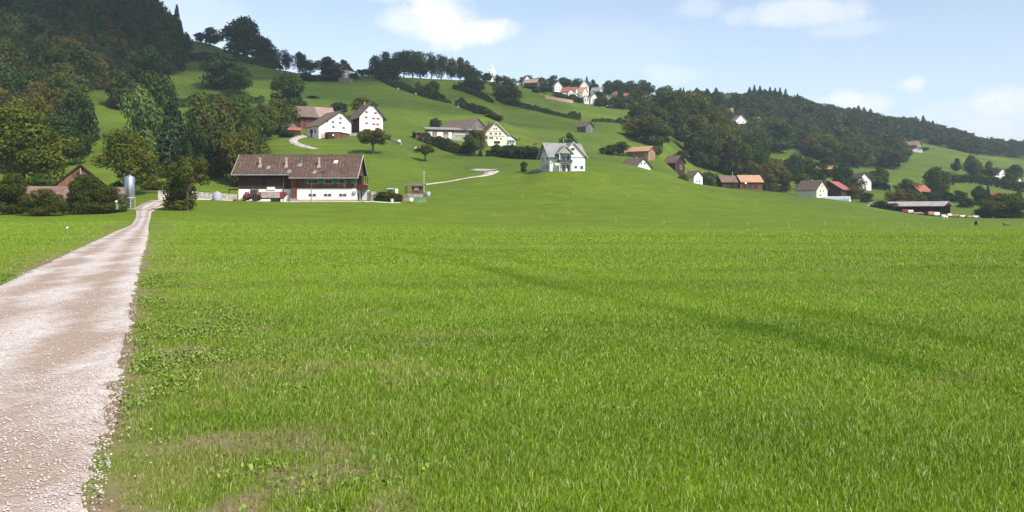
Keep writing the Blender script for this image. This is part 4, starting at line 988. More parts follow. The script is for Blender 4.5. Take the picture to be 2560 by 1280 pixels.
# hedges
hedge('hedge', 'overgrown hedge climbing the skyline above the shaded meadow', [at(448, 650), at(480, 640), at(520, 650), at(560, 660), at(610, 668), at(680, 668), at(700, 660)], 5, 6, size=.7, color=DRK)
hedge('hedge', 'dark hedge crossing under the shaded meadow at the upper left', [at(395, 478), at(430, 482), at(470, 488), at(520, 495), at(600, 500), at(660, 505)], 4.5, 6, size=.6, color=(.8, .95, .8))
hedge('hedge', 'thick dark hedge running down the shoulder right of the chalet', [at(893, 640), at(930, 632), at(965, 612), at(1000, 592), at(1040, 578), at(1085, 566), at(1105, 560)], 4.6, 6, size=.6, color=DRK)
hedge('hedge', 'tapering end of the shoulder hedge in the open meadow', [at(1100, 563), at(1125, 558)], 2.0, 3, size=.4, color=DRK)
hedge('hedge', 'dark hedge on the brow behind the cream farmhouse', [at(1143, 556), at(1165, 548), at(1190, 540), at(1215, 532), at(1245, 522)], 3.8, 4.5, size=.5, color=DRK)
hedge('hedge', 'short hedge under the beech row on the ridge', [at(1135, 650), at(1160, 645), at(1190, 635), at(1230, 622)], 3.6, 4.5, size=.6, color=DRK)
hedge('hedge', 'long straight hedge crossing the upper meadow to the brown hut', [G(1240, 250, 560), G(1280, 262, 560), G(1330, 275, 560), G(1380, 287, 560), G(1430, 297, 560), G(1452, 302, 560)], 3.0, 3.8, size=.5, color=DRK)
hedge('hedge', 'clipped hedge running right from the brown hut', [G(1482, 305, 540), G(1520, 306, 540), G(1570, 307, 540)], 2.2, 3, size=.45, color=DRK)
hedge('hedge', 'dense hedge below the grey barn on the left', [G(1052, 352, 380), G(1075, 360, 350), G(1100, 368, 340), G(1130, 379, 335), G(1150, 385, 335)], 4.0, 4.5, size=.4, color=DRK)
hedge('hedge', 'garden hedge under the white villa in the village', [at(1385, 742), at(1420, 735), at(1460, 735)], 4, 5, size=.6, color=DRK)
hedge('hedge', 'long dark hedge crossing the far right meadow', [at(2375, 700), at(2420, 690), at(2470, 680), at(2560, 660), at(2640, 650)], 6, 7, size=.8, color=DRK)
hedge('hedge', 'field hedge below the salmon-roofed farmhouse', [at(2260, 560), at(2320, 540), at(2375, 520)], 5, 6, size=.7, color=DRK)
hedge('hedge', 'scrubby hedge at the lower edge of the small upper right meadow', [at(1880, 640), at(1940, 650), at(2000, 655), at(2080, 650), at(2140, 640), at(2200, 600)], 7, 14, size=.8, color=(1, 1, .85))
hedge('hedge', 'scrub along the wood foot under the left hillside barn trees', [at(640, 395), at(690, 395), at(715, 400)], 5, 9, size=.5, color=DRK)
M['curtain'] = plain('curtained_glass', (.22, .23, .24), .35, .35, 2)
# ------------------------------------------------------------------ buildings
def fmap(face, w, l, u, z, d):
    """local position on a face: u to the viewer's right, d outwards"""
    if face == 'F': return (u, -l/2 - d, z)
    if face == 'B': return (-u, l/2 + d, z)
    if face == 'R': return (w/2 + d, u, z)
    return (-w/2 - d, -u, z)
def fbox(mb, face, w, l, u0, u1, z0, z1, d0, d1):
    a = fmap(face, w, l, u0, z0, d0); b = fmap(face, w, l, u1, z1, d1)
    return mb.box(a[0], b[0], a[1], b[1], z0, z1)
def window(root, tr, face, w, l, u, z, ww, wh, pane='glass', frame='frame', shut=None, mull=True, name='window', label=None):
    m = MB(tr); t = .09
    fbox(m, face, w, l, u-ww/2-t, u+ww/2+t, z+wh/2, z+wh/2+t, -.05, .06); fbox(m, face, w, l, u-ww/2-t*1.6, u+ww/2+t*1.6, z-wh/2-t, z-wh/2, -.05, .10)
    fbox(m, face, w, l, u-ww/2-t, u-ww/2, z-wh/2, z+wh/2, -.05, .06); fbox(m, face, w, l, u+ww/2, u+ww/2+t, z-wh/2, z+wh/2, -.05, .06)
    if mull: fbox(m, face, w, l, u-.04, u+.04, z-wh/2, z+wh/2, .022, .045)
    f = m.build(name, M[frame], root)
    if label: f['label'] = label
    p = MB(tr); fbox(p, face, w, l, u-ww/2, u+ww/2, z-wh/2, z+wh/2, -.1, .015); p.build('pane', M[pane], f)
    if shut:
        for sgn in (-1, 1):
            s = MB(tr); c = u + sgn*(ww/2 + t + ww*.24); fbox(s, face, w, l, c-ww*.23, c+ww*.23, z-wh/2, z+wh/2, .02, .07); s.build('shutter', M[shut], f)
    return f
def body(root, tr, w, l, hl, hr, hR, wall, roof, rx=0, ov=.6, of=.8, ob=.8, th=.22, base=2.0, plinth=None, verge='darktrim', wname='wall', upper=None):
    """gabled block: profile in x (left eave hl, ridge hR at rx, right eave hr), ridge along y"""
    z0 = -base
    if upper:                                   # masonry below, boards above
        hm, um = upper
        MB(tr).box(-w/2, w/2, -l/2, l/2, z0, hm).build(wname, M[wall], root)
        e = .06
        MB(tr).prism([(-w/2-e, hm+.003), (w/2+e, hm+.003), (w/2+e, hr), (rx, hR), (-w/2-e, hl)], -l/2-e, l/2+e).build('boarding', M[um], root)
    else:
        MB(tr).prism([(-w/2, z0), (w/2, z0), (w/2, hr), (rx, hR), (-w/2, hl)], -l/2, l/2).build(wname, M[wall], root)
    if plinth: MB(tr).box(-w/2-.05, w/2+.05, -l/2-.05, l/2+.05, z0-.01, plinth[0]).build('plinth', M[plinth[1]], root)
    sl = (hR - hl)/(rx + w/2); sr = (hR - hr)/(w/2 - rx); y0, y1 = -l/2 - of, l/2 + ob; g = .03
    xl, xr = -w/2 - ov, w/2 + ov; zl, zr = hl - sl*ov, hr - sr*ov
    r = MB(tr).prism([(xl, zl+g), (rx, hR+g), (xr, zr+g), (xr, zr+g+th), (rx, hR+g+th), (xl, zl+g+th)], y0, y1).build('roof', M[roof], root)
    for (ya, yb) in ((y0-.05, y0-.003), (y1+.003, y1+.05)):
        v = MB(tr); v.prism([(xl, zl-.05), (rx, hR-.05), (rx, hR+g+th+.03), (xl, zl+g+th+.03)], ya, yb); v.prism([(rx, hR-.05), (xr, zr-.05), (xr, zr+g+th+.03), (rx, hR+g+th+.03)], ya, yb); v.build('bargeboard', M[verge], r)
    return r
def chimney(root, tr, x, y, z0, z1, s=.35, mat='stone', parent=None):
    m = MB(tr); m.box(x-s, x+s, y-s, y+s, z0, z1); m.box(x-s*1.2, x+s*1.2, y-s*1.2, y+s*1.2, z1+.002, z1+.15); return m.build('chimney', M[mat], parent or root)
def site(name, label, cat, px, Y, rel, z=None, group=None, X=None):
    X0 = (px - 1280)/F*Y; zz = h1(X0, Y) if z is None else z
    return empty(name, (X0, Y, zz), facing(px) + radians(rel), label, cat, group)

# --- the long farmhouse and barn in the middle (ridge across the view)
XL, XR = -72.6, -41.3
GB = CAMZ + (HOR - 503)/F*235
bn = empty('farmhouse', (-57, 241, GB), 0, 'long brown timber farmhouse over a white ground floor, behind the red tractor and wagon', 'farmhouse')
xl, xr = XL + 57, XR + 57; xm = -1.2; yf, yb = -5.6, 5.4      # front wall of the barn part, back wall
yh = -6.7                                                       # front wall of the living part
MB().box(xl, xm-.003, yf, yb, -1.5, 3.25).build('barn_wall', M['white'], bn)
MB().box(xm, xr, yh, yb, -1.5, 3.35).build('house_wall', M['white'], bn)
MB().box(xm-.02, xr+.05, yh-.06, yb+.05, -1.6, .42).build('plinth', plain('sandy_plinth', (.48, .36, .25), .9, .25), bn)
RZ = 12.4; ry = -.4; sf = (RZ - 6.75)/(7.3)                     # front slope
def zf(y): return RZ - (ry - y)*sf
def zb(y): return RZ - (y - ry)*(RZ - 7.2)/(6.9)
MB().xprism([(yf-.05, 3.253), (yb+.05, 3.253), (yb+.05, zb(yb)), (ry, RZ-.05), (yf-.05, zf(yf))], xl-.05, xm-.15).build('boarding', M['wooddark'], bn)
hb = MB().xprism([(yh-.05, 3.353), (yb+.05, 3.353), (yb+.05, zb(yb)), (ry, RZ-.05), (yh-.05, zf(yh))], xm-.1, xr+.05).build('house_boarding', M['woodred'], bn)
hb['label'] = 'lighter brown boarded living quarters'
th = .25
def slab(x0, x1, ya, yb_, nm):
    return MB().xprism([(ya, zf(ya) if ya < ry else zb(ya)), (ry, RZ), (ry, RZ+th), (ya, (zf(ya) if ya < ry else zb(ya))+th)], x0, x1).build(nm, M['tile'], bn)
rf = slab(-16.9, -1.6, -7.6, 0, 'roof'); rf2 = slab(-1.597, 16.6, -8.75, 0, 'roof'); rb = slab(-16.9, 16.6, 6.6, 0, 'roof')
m = MB(); m.box(-16.9, 16.6, ry-.14, ry+.14, RZ+th-.05, RZ+th+.12); m.build('ridge_tiles', M['tileold'], rf)
for x in (-17.0, 16.603):
    ya = -7.6 if x < 0 else -8.75; m = MB()
    m.xprism([(ya, zf(ya)-.12), (ry, RZ-.12), (ry, RZ+th+.05), (ya, zf(ya)+th+.05)], x, x+.09); m.xprism([(6.6, zb(6.6)-.12), (ry, RZ-.12), (ry, RZ+th+.05), (6.6, zb(6.6)+th+.05)], x, x+.09); m.build('bargeboard', M['trim'], rf2)
for x0, x1, y in ((-16.9, -1.7, -7.6), (-1.5, 16.6, -8.75)):
    m = MB().tube((x0, y-.06, zf(y)+.06), (x1, y-.06, zf(y)+.06), .10); m.build('gutter', M['grey_paint'], bn)
MB().box(-1.35, .2, -7.0, -5.0, .5, 6.4).build('board_screen', M['woodred'], bn)
MB().box(-1.5, .35, -7.5, -6.75, -1.0, .75).build('stone_step', M['concrete'], bn)
for x in (-10.1, -3.1, 5.6):                                     # tall roof vents
    y = -4.7; m = MB(); m.box(x-.24, x+.24, y-.24, y+.24, zf(y)-.3, zf(y)+2.3); m.box(x-.31, x+.31, y-.31, y+.31, zf(y)+2.303, zf(y)+2.6); m.box(x-.42, x+.42, y-.5, y+.4, zf(y)-.35, zf(y)+.62)
    m.build('chimney', plain('vent_cladding', (.42, .36, .33), .8, .3, 1.5), bn)
for x, y, mt in ((9.7, -3.1, 'offwhite'), (-7.8, -5.2, 'slate'), (.4, -4.3, 'slate'), (-1.9, -6.6, 'slate'), (4.9, -6.9, 'slate'), (7.1, -6.9, 'glass')):
    m = MB(); s = .5; m.add([(x-s, y-s, zf(y-s)+th+.02), (x+s, y-s, zf(y-s)+th+.02), (x+s*1.2, y+s, zf(y+s)+th+.02), (x-s*.8, y+s, zf(y+s)+th+.02),
      (x-s, y-s, zf(y-s)+th+.1), (x+s, y-s, zf(y-s)+th+.1), (x+s*1.2, y+s, zf(y+s)+th+.1), (x-s*.8, y+s, zf(y+s)+th+.1)], [(3,2,1,0),(4,5,6,7),(0,1,5,4),(1,2,6,5),(2,3,7,6),(3,0,4,7)])
    m.build('skylight', M[mt], rf2)
tr = ((xm+xr)/2, (yh+yb)/2, 0); W_, L_ = xr-xm, yb-yh
for px, ww in ((783, 2.6), (821, 2.0), (853, 1.5)):
    u = (px-1280)/F*234.3 + 57 - tr[0]; window(bn, tr, 'F', W_, L_, u, 5.15, ww, 1.05, 'curtain', 'frame', None)
    for sg in (-1, 1):
        s = MB(tr); c = u + sg*(ww/2 + .55); fbox(s, 'F', W_, L_, c-.36, c+.36, 4.6, 5.75, .07, .13); s.build('shutter', M['green_paint'], bn)
s = MB(tr); fbox(s, 'F', W_, L_, W_/2-1.1, W_/2-.1, 4.6, 5.75, .07, .13); s.build('shutter', M['green_paint'], bn)
for px in (781, 819, 857):
    u = (px-1280)/F*234.3 + 57 - tr[0]
    for q in (-.52, .52): window(bn, tr, 'F', W_, L_, u+q, 1.62, .85, .62, 'glass', 'frame', None, False)
trb = ((xl+xm)/2, (yf+yb)/2, 0); Wb = xm-xl; Lb = yb-yf
for px in (617, 648, 661):
    u = (px-1280)/F*235.4 + 57 - trb[0]; window(bn, trb, 'F', Wb, Lb, u, 2.1, 1.0, .62, 'glass', 'frame', None)
s = MB(trb); u = (678-1280)/F*235.4 + 57 - trb[0]; fbox(s, 'F', Wb, Lb, u-1.05, u+1.05, 3.0, 3.75, -.1, .3); s.build('lintel_block', M['white'], bn)
s = MB(trb); fbox(s, 'F', Wb, Lb, u-1.1, u+1.1, 3.76, 6.3, -.1, .12); s.build('hayloft_door', M['darktrim'], bn)
for x_, z1 in ((-3.6, 6.2), (4.1, 5.4)):
    y = (yf if x_ < 0 else yh) - .2; MB().tube((x_, y, -.3), (x_, y, z1), .07).build('downpipe', M['grey_paint'], bn)
MB().tube((-2.6, yf-1.4, -.3), (-1.9, yf-.2, 2.2), .06).build('ladder', M['grey_paint'], bn)
# gable end with balcony, pent roof and door
gx = xr
MB().box(gx+.06, gx+1.9, -5.5, 1.5, 3.2, 3.4).build('balcony', M['woodred'], bn)
m = MB(); m.box(gx+1.82, gx+1.92, -5.5, 1.5, 3.4, 4.3); m.box(gx+.06, gx+1.9, -5.6, -5.5, 3.4, 4.3); m.build('balcony_railing', M['wooddark'], bn)
m = MB(); m.prism([(gx+.06, 7.2), (gx+2.6, 6.2), (gx+2.6, 6.35), (gx+.06, 7.35)], -6.0, 2.0); m.build('pent_roof', M['tile'], bn)
m = MB()
for y in (-5.4, -2.0, 1.4): m.box(gx+1.75, gx+1.9, y-.08, y+.08, 3.4, 6.5)
m.build('balcony_post', M['darktrim'], bn)
m = MB(); 
for k in range(9): m.lathe([(.0, 4.3), (.22, 4.35), (.26, 4.5), (.1, 4.68)], (gx+1.95, -5.2 + k*.75), 7)
m.build('flower_box', plain('red_flowers', (.5, .08, .07), .8, .5, 3), bn)
MB().box(gx+.0, gx+.12, -3.4, -2.0, 0, 2.2).build('door', M['darktrim'], bn)
MB().box(gx+.3, gx+2.1, 1.0, 3.2, -1, 3.15).build('cellar_porch', M['offwhite'], bn)
m = MB(); m.lathe([(.02, 0), (.42, .12), (.55, .3)], (gx-.35, 2.25), 16, 'y'); o = m.build('satellite_dish', M['grey_paint'], bn); o.location = (0, yh-.6, 0)
MB().lathe([(.0, -.05), (.45, .0), (.45, .12), (.3, .2)], (gx-2.9, 4.1), 14, 'y').build('round_plaque', M['terracotta'], bn).location = (0, yh-.25, 0)
m = MB(); m.box(-19.2, -15.6, -3, 2, 3.1, 3.3); m.box(-19.0, -18.85, -2.9, -2.7, -.5, 3.1); m.build('lean_to', M['wooddark'], bn)

# --- low barn with a cross gable at the left
lb_z = CAMZ + (HOR-534)/F*200
lb = empty('barn', (-100.5, 206, lb_z), radians(24), 'low brown barn with a tall boarded gable, half hidden behind bushes beside the silo', 'barn')
# local x along the ridge; front slope faces the camera
LX0, LX1 = -12.0, 10.2
m = MB().box(LX0+.5, LX1-.4, -4.5, 6, -1.5, 2.4).build('wall', M['wooddark'], lb)
rz = 5.9
m = MB().xprism([(-6.6, 1.9), (0, rz), (0, rz+.25), (-6.6, 2.15)], LX0, LX1); m.build('roof', tiles('rust_tiles', (.10, .065, .055), (.24, .16, .14), (.20, .09, .055), .33, .8, .2, .6), lb)
MB().xprism([(0, rz), (7, 1.9), (7, 2.15), (0, rz+.25)], LX0, LX1).build('roof', M['tile'], lb)
MB().box(LX0, LX1, -.12, .12, rz+.2, rz+.36).build('ridge_tiles', M['tilepink'], lb)
gxc = .2; gw = 6.3
MB().prism([(gxc-gw, 2.2), (gxc+gw, 2.2), (gxc+gw, rz-.1), (gxc, rz+5.3), (gxc-gw, rz-.1)], .6, 13).build('gable_wall', planks('gable_boards', (.075, .03, .018), (.27, .13, .065), .28), lb)
g = MB(); a_ = (5.4)/gw
g.prism([(gxc-gw-.8, rz-.1-a_*.8), (gxc, rz+5.35), (gxc, rz+5.65), (gxc-gw-.8, rz+.2-a_*.8)], -.1, 14); g.prism([(gxc, rz+5.35), (gxc+gw+.8, rz-.1-a_*.8), (gxc+gw+.8, rz+.2-a_*.8), (gxc, rz+5.65)], -.1, 14)
g.build('gable_roof', M['wooddark'], lb)
MB().box(gxc-.8, gxc-.15, .5, .7, rz+3.0, rz+3.7).build('hatch', M['rubber'], lb)
MB().box(gxc+.1, gxc+.75, .5, .7, rz+2.9, rz+3.7).build('shutter', M['woodgrey'], lb)
MB().box(gxc-.05, gxc+.05, .4, .6, rz+2.9, rz+4.7).build('gable_beam', M['trim'], lb)
m = MB(); m.tube((-1.5, -.35, rz-.6), (-1.5, -.35, rz+1.9), .2); m.tube((-1.5, -.35, rz+1.9), (-1.5, -.35, rz+2.1), .27); m.build('chimney', M['metal'], lb)
MB().tube((LX1+.6, -2, -1), (LX1+.6, -2, 7.2), .08).build('drain_pipe', M['grey_paint'], lb)

# silo
X, Y, z = at(325, 196)
si = empty('feed_silo', (X, Y, z), 0, 'tall shiny metal feed silo on legs beside the gravel track', 'silo')
MB().lathe([(.25, 1.35), (1.02, 2.35), (1.02, 6.9), (.82, 7.15), (.3, 7.35), (.3, 7.5)], n=28).build('tank', M['metal'], si, True)
MB().lathe([(1.04, 2.25), (1.07, 2.3), (1.07, 2.5), (1.04, 2.55)], n=28).build('ring', M['grey_paint'], si, True)
MB().tube((0, 0, .5), (0, 0, 1.4), .3).build('outlet', M['grey_paint'], si)
for k in range(4):
    a = k*pi/2 + .5; MB().tube((cos(a)*1.0, sin(a)*1.0, -.6), (cos(a)*1.0, sin(a)*1.0, 2.4), .09).build('leg', M['grey_paint'], si)
MB().tube((-1.15, -.3, -.5), (-1.15, -.3, 7.8), .05).build('filling_pipe', M['metal'], si)
m = MB()
for sx_ in (-.2, .2): m.tube((sx_ - .6, -1.1, .4), (sx_ - .6, -1.1, 7.2), .03)
for k in range(20): m.tube((-.8, -1.1, .6 + k*.33), (-.4, -1.1, .6 + k*.33), .02)
m.build('ladder', M['metal'], si)
m = MB().lathe([(1.5, -1.2), (1.5, .12), (1.4, .15)], n=20).build('concrete_base', M['concrete'], si)

# --- walls and yards
X, Y, z = G(352, 512, 150)
pts = [at(355, 190), at(372, 203), at(395, 214), at(425, 222)]
lane('farm_lane', pts, [3.6, 4.5, 5, 5], .10, 60)
lane('farmyard', [at(385, 213), at(440, 224), at(520, 230), at(600, 231.5), at(700, 232), at(755, 232.5)], [5, 7, 6, 5.5, 4.5, 3], .16, 60)
lane('house_path', [at(750, 231), at(820, 230.5), at(900, 231), at(960, 232), at(1000, 234)], [1.2, 1.2, 2.6, 2.8, 1.0], .14, 50)
lane('meadow_path', [G(1062, 462, 262), G(1100, 457, 262), G(1150, 449, 262), G(1200, 441, 262), G(1222, 435, 262), G(1232, 429, 262)], [1.2, 1.4, 1.6, 2.4, 3.5, 4.5], .18, 60)
lane('meadow_path', [G(1185, 424, 275), G(1205, 426, 275), G(1232, 427, 275)], [3, 5, 5], .22, 30)
lane('hillside_road', [G(792, 374, 300), G(775, 370, 300), G(752, 364, 300), G(735, 356, 300), G(734, 349, 300), G(748, 343, 330), G(768, 338, 330)], [2.2, 2.6, 3.0, 3.4, 3.6, 3.6, 3.5], .2, 80)
def wall_run(name, label, P, h, t, mat, cat='wall'):
    """low wall following the ground"""
    m = MB()
    for a, b in zip(P[:-1], P[1:]):
        za, zb_ = h1(*a[:2]), h1(*b[:2]); d = Vector((b[0]-a[0], b[1]-a[1], 0)).normalized(); n = Vector((-d.y, d.x, 0))*t/2
        q = [(a[0]-n.x, a[1]-n.y), (b[0]-n.x, b[1]-n.y), (b[0]+n.x, b[1]+n.y), (a[0]+n.x, a[1]+n.y)]
        m.add([(q[0][0], q[0][1], za-1), (q[1][0], q[1][1], zb_-1), (q[2][0], q[2][1], zb_-1), (q[3][0], q[3][1], za-1), (q[0][0], q[0][1], za+h), (q[1][0], q[1][1], zb_+h), (q[2][0], q[2][1], zb_+h), (q[3][0], q[3][1], za+h)],
              [(3,2,1,0),(4,5,6,7),(0,1,5,4),(1,2,6,5),(2,3,7,6),(3,0,4,7)])
    return tag(m.build(name, mat), label, cat)
stain = plain('stained_concrete', (.36, .32, .27), .95, .55, .5)
wall_run('concrete_wall', 'stained concrete yard wall behind the old fruit tree', [at(394, 217), at(425, 219), at(494, 223)], 2.5, .3, stain)
wall_run('rubble_wall', 'low rubble wall between the concrete wall and the long farmhouse', [at(496, 231), at(540, 233), at(592, 235)], 1.7, .6, plain('rubble', (.38, .35, .31), .95, .55, 2.2))
X, Y, z = at(543, 226); o = empty('water_tank', (X, Y, z), 0, 'pale grey rounded tank standing at the rubble wall', 'tank')
MB().lathe([(1.0, -.4), (1.15, .2), (1.15, 1.7), (.8, 2.05), (.3, 2.15)], n=18).build('barrel', M['grey_paint'], o, True); MB().lathe([(.3, 2.1), (.3, 2.3)], n=12).build('lid', M['offwhite'], o)

# --- machines
def wheel(root, x, y, r, wd, rim='offwhite'):
    t = MB().lathe([(r*.62, -wd/2), (r*.95, -wd/2), (r, -wd/4), (r, wd/4), (r*.95, wd/2), (r*.62, wd/2)], (x, r), 20, 'y').build('wheel', M['rubber'], root, False); t.location = (0, y, 0)
    q = MB().lathe([(r*.6, -wd*.42), (r*.6, wd*.42), (r*.25, wd*.3)], (x, r), 16, 'y').build('rim', M[rim], t)
    return t
def tractor(px, Y, rz, label, paint, cabroof, rim, scale=1.0, z=None):
    X, Yy, zz = at(px, Y); r = empty('tractor', (X, Yy, zz if z is None else z), rz, label, 'tractor'); r.scale = (scale,)*3
    m = MB(); m.prism([(-2.1, .75), (-.4, .75), (-.4, 1.75), (-1.2, 1.75), (-2.0, 1.55), (-2.15, 1.2)], -.4, .4); m.build('bonnet', M[paint], r)
    m = MB(); m.box(-.5, 1.5, -.35, .35, .55, 1.05); m.box(-2.0, -.4, -.2, .2, .45, .75); m.build('chassis', M['rubber'], r)
    cb = MB().prism([(-.45, 1.0), (1.25, 1.0), (1.15, 2.55), (-.25, 2.55)], -.7, .7).build('cab', M['glass'], r)
    m = MB()
    for (xa, xb) in ((-.45, -.25), (1.25, 1.15)):
        for yy in (-.72, .72): m.tube((xa, yy, 1.0), (xb, yy, 2.55), .05)
    for yy in (-.72, .72): m.tube((.45, yy, 1.0), (.5, yy, 2.55), .045)
    m.box(-.47, 1.28, -.74, .74, .95, 1.35); m.build('cab_frame', M[paint], cb)
    MB().box(-.4, 1.3, -.8, .8, 2.55, 2.75).build('cab_roof', M[cabroof], cb)
    for yy in (-.95, .95):
        MB().prism([(.1, 1.35), (.35, 1.72), (1.2, 1.75), (1.65, 1.4), (1.55, 1.3), (1.15, 1.62), (.4, 1.6), (.2, 1.3)], yy-.25, yy+.25).build('mudguard', M[paint], r)
        wheel(r, .85, yy, .85, .45, rim); wheel(r, -1.55, yy*.9, .58, .35, rim)
    MB().tube((-.9, .3, 1.7), (-.9, .3, 2.5), .05).build('exhaust', M['rubber'], r)
    return r
tractor(631, 229.5, 0, 'red tractor with a dark green cab parked in front of the barn', 'machine_red', 'machine_green', 'grey_paint', 1.12)
X, Y, z = at(683, 230)
fw = empty('forage_wagon', (X, Y, z), 0, 'red forage wagon with pale side panels hitched behind the red tractor', 'wagon')
MB().prism([(-3.0, .95), (2.6, .95), (3.4, 1.9), (3.2, 2.5), (-2.8, 2.4)], -1.05, 1.05).build('load_body', M['machine_red'], fw)
for k in range(3): MB().box(-2.75 + k*1.6, -1.22 + k*1.6, -1.12, -1.06, 1.0, 2.32).build('side_panel', plain('dusty_panel', (.42, .34, .31), .8, .3, 2), fw)
m = MB(); 
for k in range(8): m.tube((-2.8 + k*.72, -1.05, 2.4), (-2.8 + k*.72, -1.05, 2.8), .03)
m.tube((-2.8, -1.05, 2.8), (2.4, -1.05, 2.8), .04); m.tube((-2.8, 1.05, 2.8), (2.4, 1.05, 2.8), .04); m.build('rail', M['offwhite'], fw)
MB().prism([(-4.3, .5), (-2.8, .7), (-2.8, 1.1), (-4.3, .7)], -.35, .35).build('drawbar', M['machine_red'], fw)
MB().box(-2.9, 2.6, -.6, .6, .7, .95).build('chassis', M['machine_red'], fw)
for xx in (.1, 1.15):
    for yy in (-1, 1): wheel(fw, xx, yy, .5, .35, 'offwhite')
X, Y, z = at(598, 229)
yi = empty('hay_rake', (X, Y, z), 0, 'yellowish hay machine mounted in front of the red tractor', 'farm machine')
m = MB(); m.box(-1.3, 1.3, -.8, .8, .35, .55); m.build('frame', M['yellow_paint'], yi)
for xx in (-.8, .7): MB().lathe([(.1, .25), (.6, .3), (.65, .5), (.1, .75)], (xx, 0), 12).build('rotor', M['yellow_paint'], yi)
for xx in (-1.1, 1.1): wheel(yi, xx, -.7, .25, .15)
RW = GB + 2.0                                  # terrace behind the retaining wall
tractor(972, 247, 0, 'green tractor with a white cab roof on the terrace right of the long farmhouse', 'machine_green', 'white', 'orange_paint', 1.05)
X, Y, z = at(991, 247); o = empty('wrapped_bale', (X, Y, z), 0, 'white upright wrapped bale on a pallet behind the green tractor', 'bale')
MB().lathe([(.42, .9), (.5, 1.0), (.46, 2.6), (.3, 2.75)], n=14).build('wrap', M['white'], o, True); m = MB(); m.box(-.7, .7, -.5, .5, .3, .9); m.build('pallet', M['yellow_paint'], o)
# terrace garden right of the house
wall_run('retaining_wall', 'grey stone retaining wall at the right end of the long farmhouse', [at(923, 236), at(934, 235)], 2.6, 1.6, M['stone'])
wall_run('terrace_wall', 'low brown terrace wall under the green tractor', [at(934, 240), at(975, 241), at(1012, 243)], 1.0, .5, plain('earthy_wall', (.30, .22, .16), .95, .5, 1.2))
TP('bush', 952, 478, 0, 36, 'dark hedge plant beside the retaining wall', tint=(.75, .75, .55), Y=236)
TP('bush', 975, 478, 0, 34, 'brownish shrub under the green tractor', tint=(1.3, .95, .65), Y=237)
TP('bush', 994, 482, 0, 26, 'small green shrub right of the pale barrel', tint=(.9, 1, .65), Y=238)
X, Y, z = at(980, 233); o = empty('barrel', (X, Y, z), 0, 'pale blue-grey barrel in front of the terrace shrubs', 'barrel')
MB().lathe([(.33, -.2), (.38, 0), (.38, .85), (.3, .95)], n=14).build('drum', M['palegreen'], o, True); MB().lathe([(.36, .951), (.36, 1.05), (.2, 1.1)], n=14).build('lid', M['grey_paint'], o)
X, Y, z = at(1050, 238)
o = empty('green_container', (X, Y, z), radians(-6), 'long pale green tarpaulin-covered trough below the small shed', 'container')
MB().prism([(-1.5, -.6), (1.6, -.6), (1.55, 1.2), (-1.4, 1.3)], -.8, .8).build('cover', plain('green_tarp', (.13, .27, .15), .7, .3), o); MB().box(-1.55, 1.65, -.85, .85, -.7, .1).build('frame', M['concrete'], o)
X, Y, z = at(1028, 236); o = empty('round_bale', (X, Y, z), radians(10), 'round white wrapped bale left of the green trough', 'bale')
MB().lathe([(.1, -.55), (.5, -.55), (.6, -.45), (.6, .45), (.5, .55), (.1, .55)], (0, .65), 20, 'y').build('wrap', M['cream'], o, True)
MB().lathe([(.605, -.1), (.605, .1)], (0, .65), 20, 'y').build('net', M['offwhite'], o)
wall_run('garden_wall', 'short grey garden wall left of the round bale', [at(1006, 239), at(1024, 239)], .9, .4, M['concrete'])
X, Y, z = at(1036, 250)
sh = empty('shed', (X, Y, z), 0, 'small brown shed with a long flat tiled roof and stone base', 'shed')
MB().box(-.6, 2.3, -1.5, 1.8, .9, 3.2).build('wall', M['woodred'], sh); MB().box(-2.3, 2.3, -1.7, 1.8, -1, .897).build('stone_base', M['stone'], sh)
MB().xprism([(-2.2, 3.0), (2.2, 3.75), (2.2, 3.95), (-2.2, 3.2)], -2.8, 2.8).build('roof', M['tileold'], sh)
m = MB(); m.tube((-2.3, -1.6, .8), (-2.3, -1.6, 3.2), .09); m.tube((-2.3, 1.6, .8), (-2.3, 1.6, 3.7), .09); m.build('post', M['darktrim'], sh)
window(sh, (.85, .15, 0), 'F', 2.9, 3.3, -.1, 2.35, 1.0, .6, 'trim', 'trim', None, False)
X, Y, z = at(1012, 247); o = empty('log_pile', (X, Y, z), 0, 'stacked pale firewood logs under the shed roof', 'firewood')
for rr_ in range(3):
    for k in range(6): MB().tube((-1.2 + k*.45, -1, .1 + rr_*.36), (-1.2 + k*.45, 0, .1 + rr_*.36), .2, n=8).build('log', M['woodlight'], o)
X, Y, z = at(1070, 252); o = empty('cistern', (X, Y, z), 0, 'round grey-blue cistern half hidden right of the small shed', 'tank')
MB().lathe([(.5, -.5), (.75, .2), (.75, 1.0), (.4, 1.3)], n=16).build('barrel', M['grey_paint'], o, True); MB().lathe([(.2, 1.29), (.2, 1.45)], n=10).build('lid', M['rubber'], o)
X, Y, z = at(1060, 262); o = empty('utility_pole', (X, Y, z), 0, 'thin pale pole standing at the bend of the meadow path', 'pole')
MB().tube((0, 0, -.6), (0, 0, 6.3), .10, .07).build('mast', M['palegreen'], o); MB().box(-.5, .5, -.05, .05, 5.8, 5.9).build('crossarm', M['palegreen'], o)
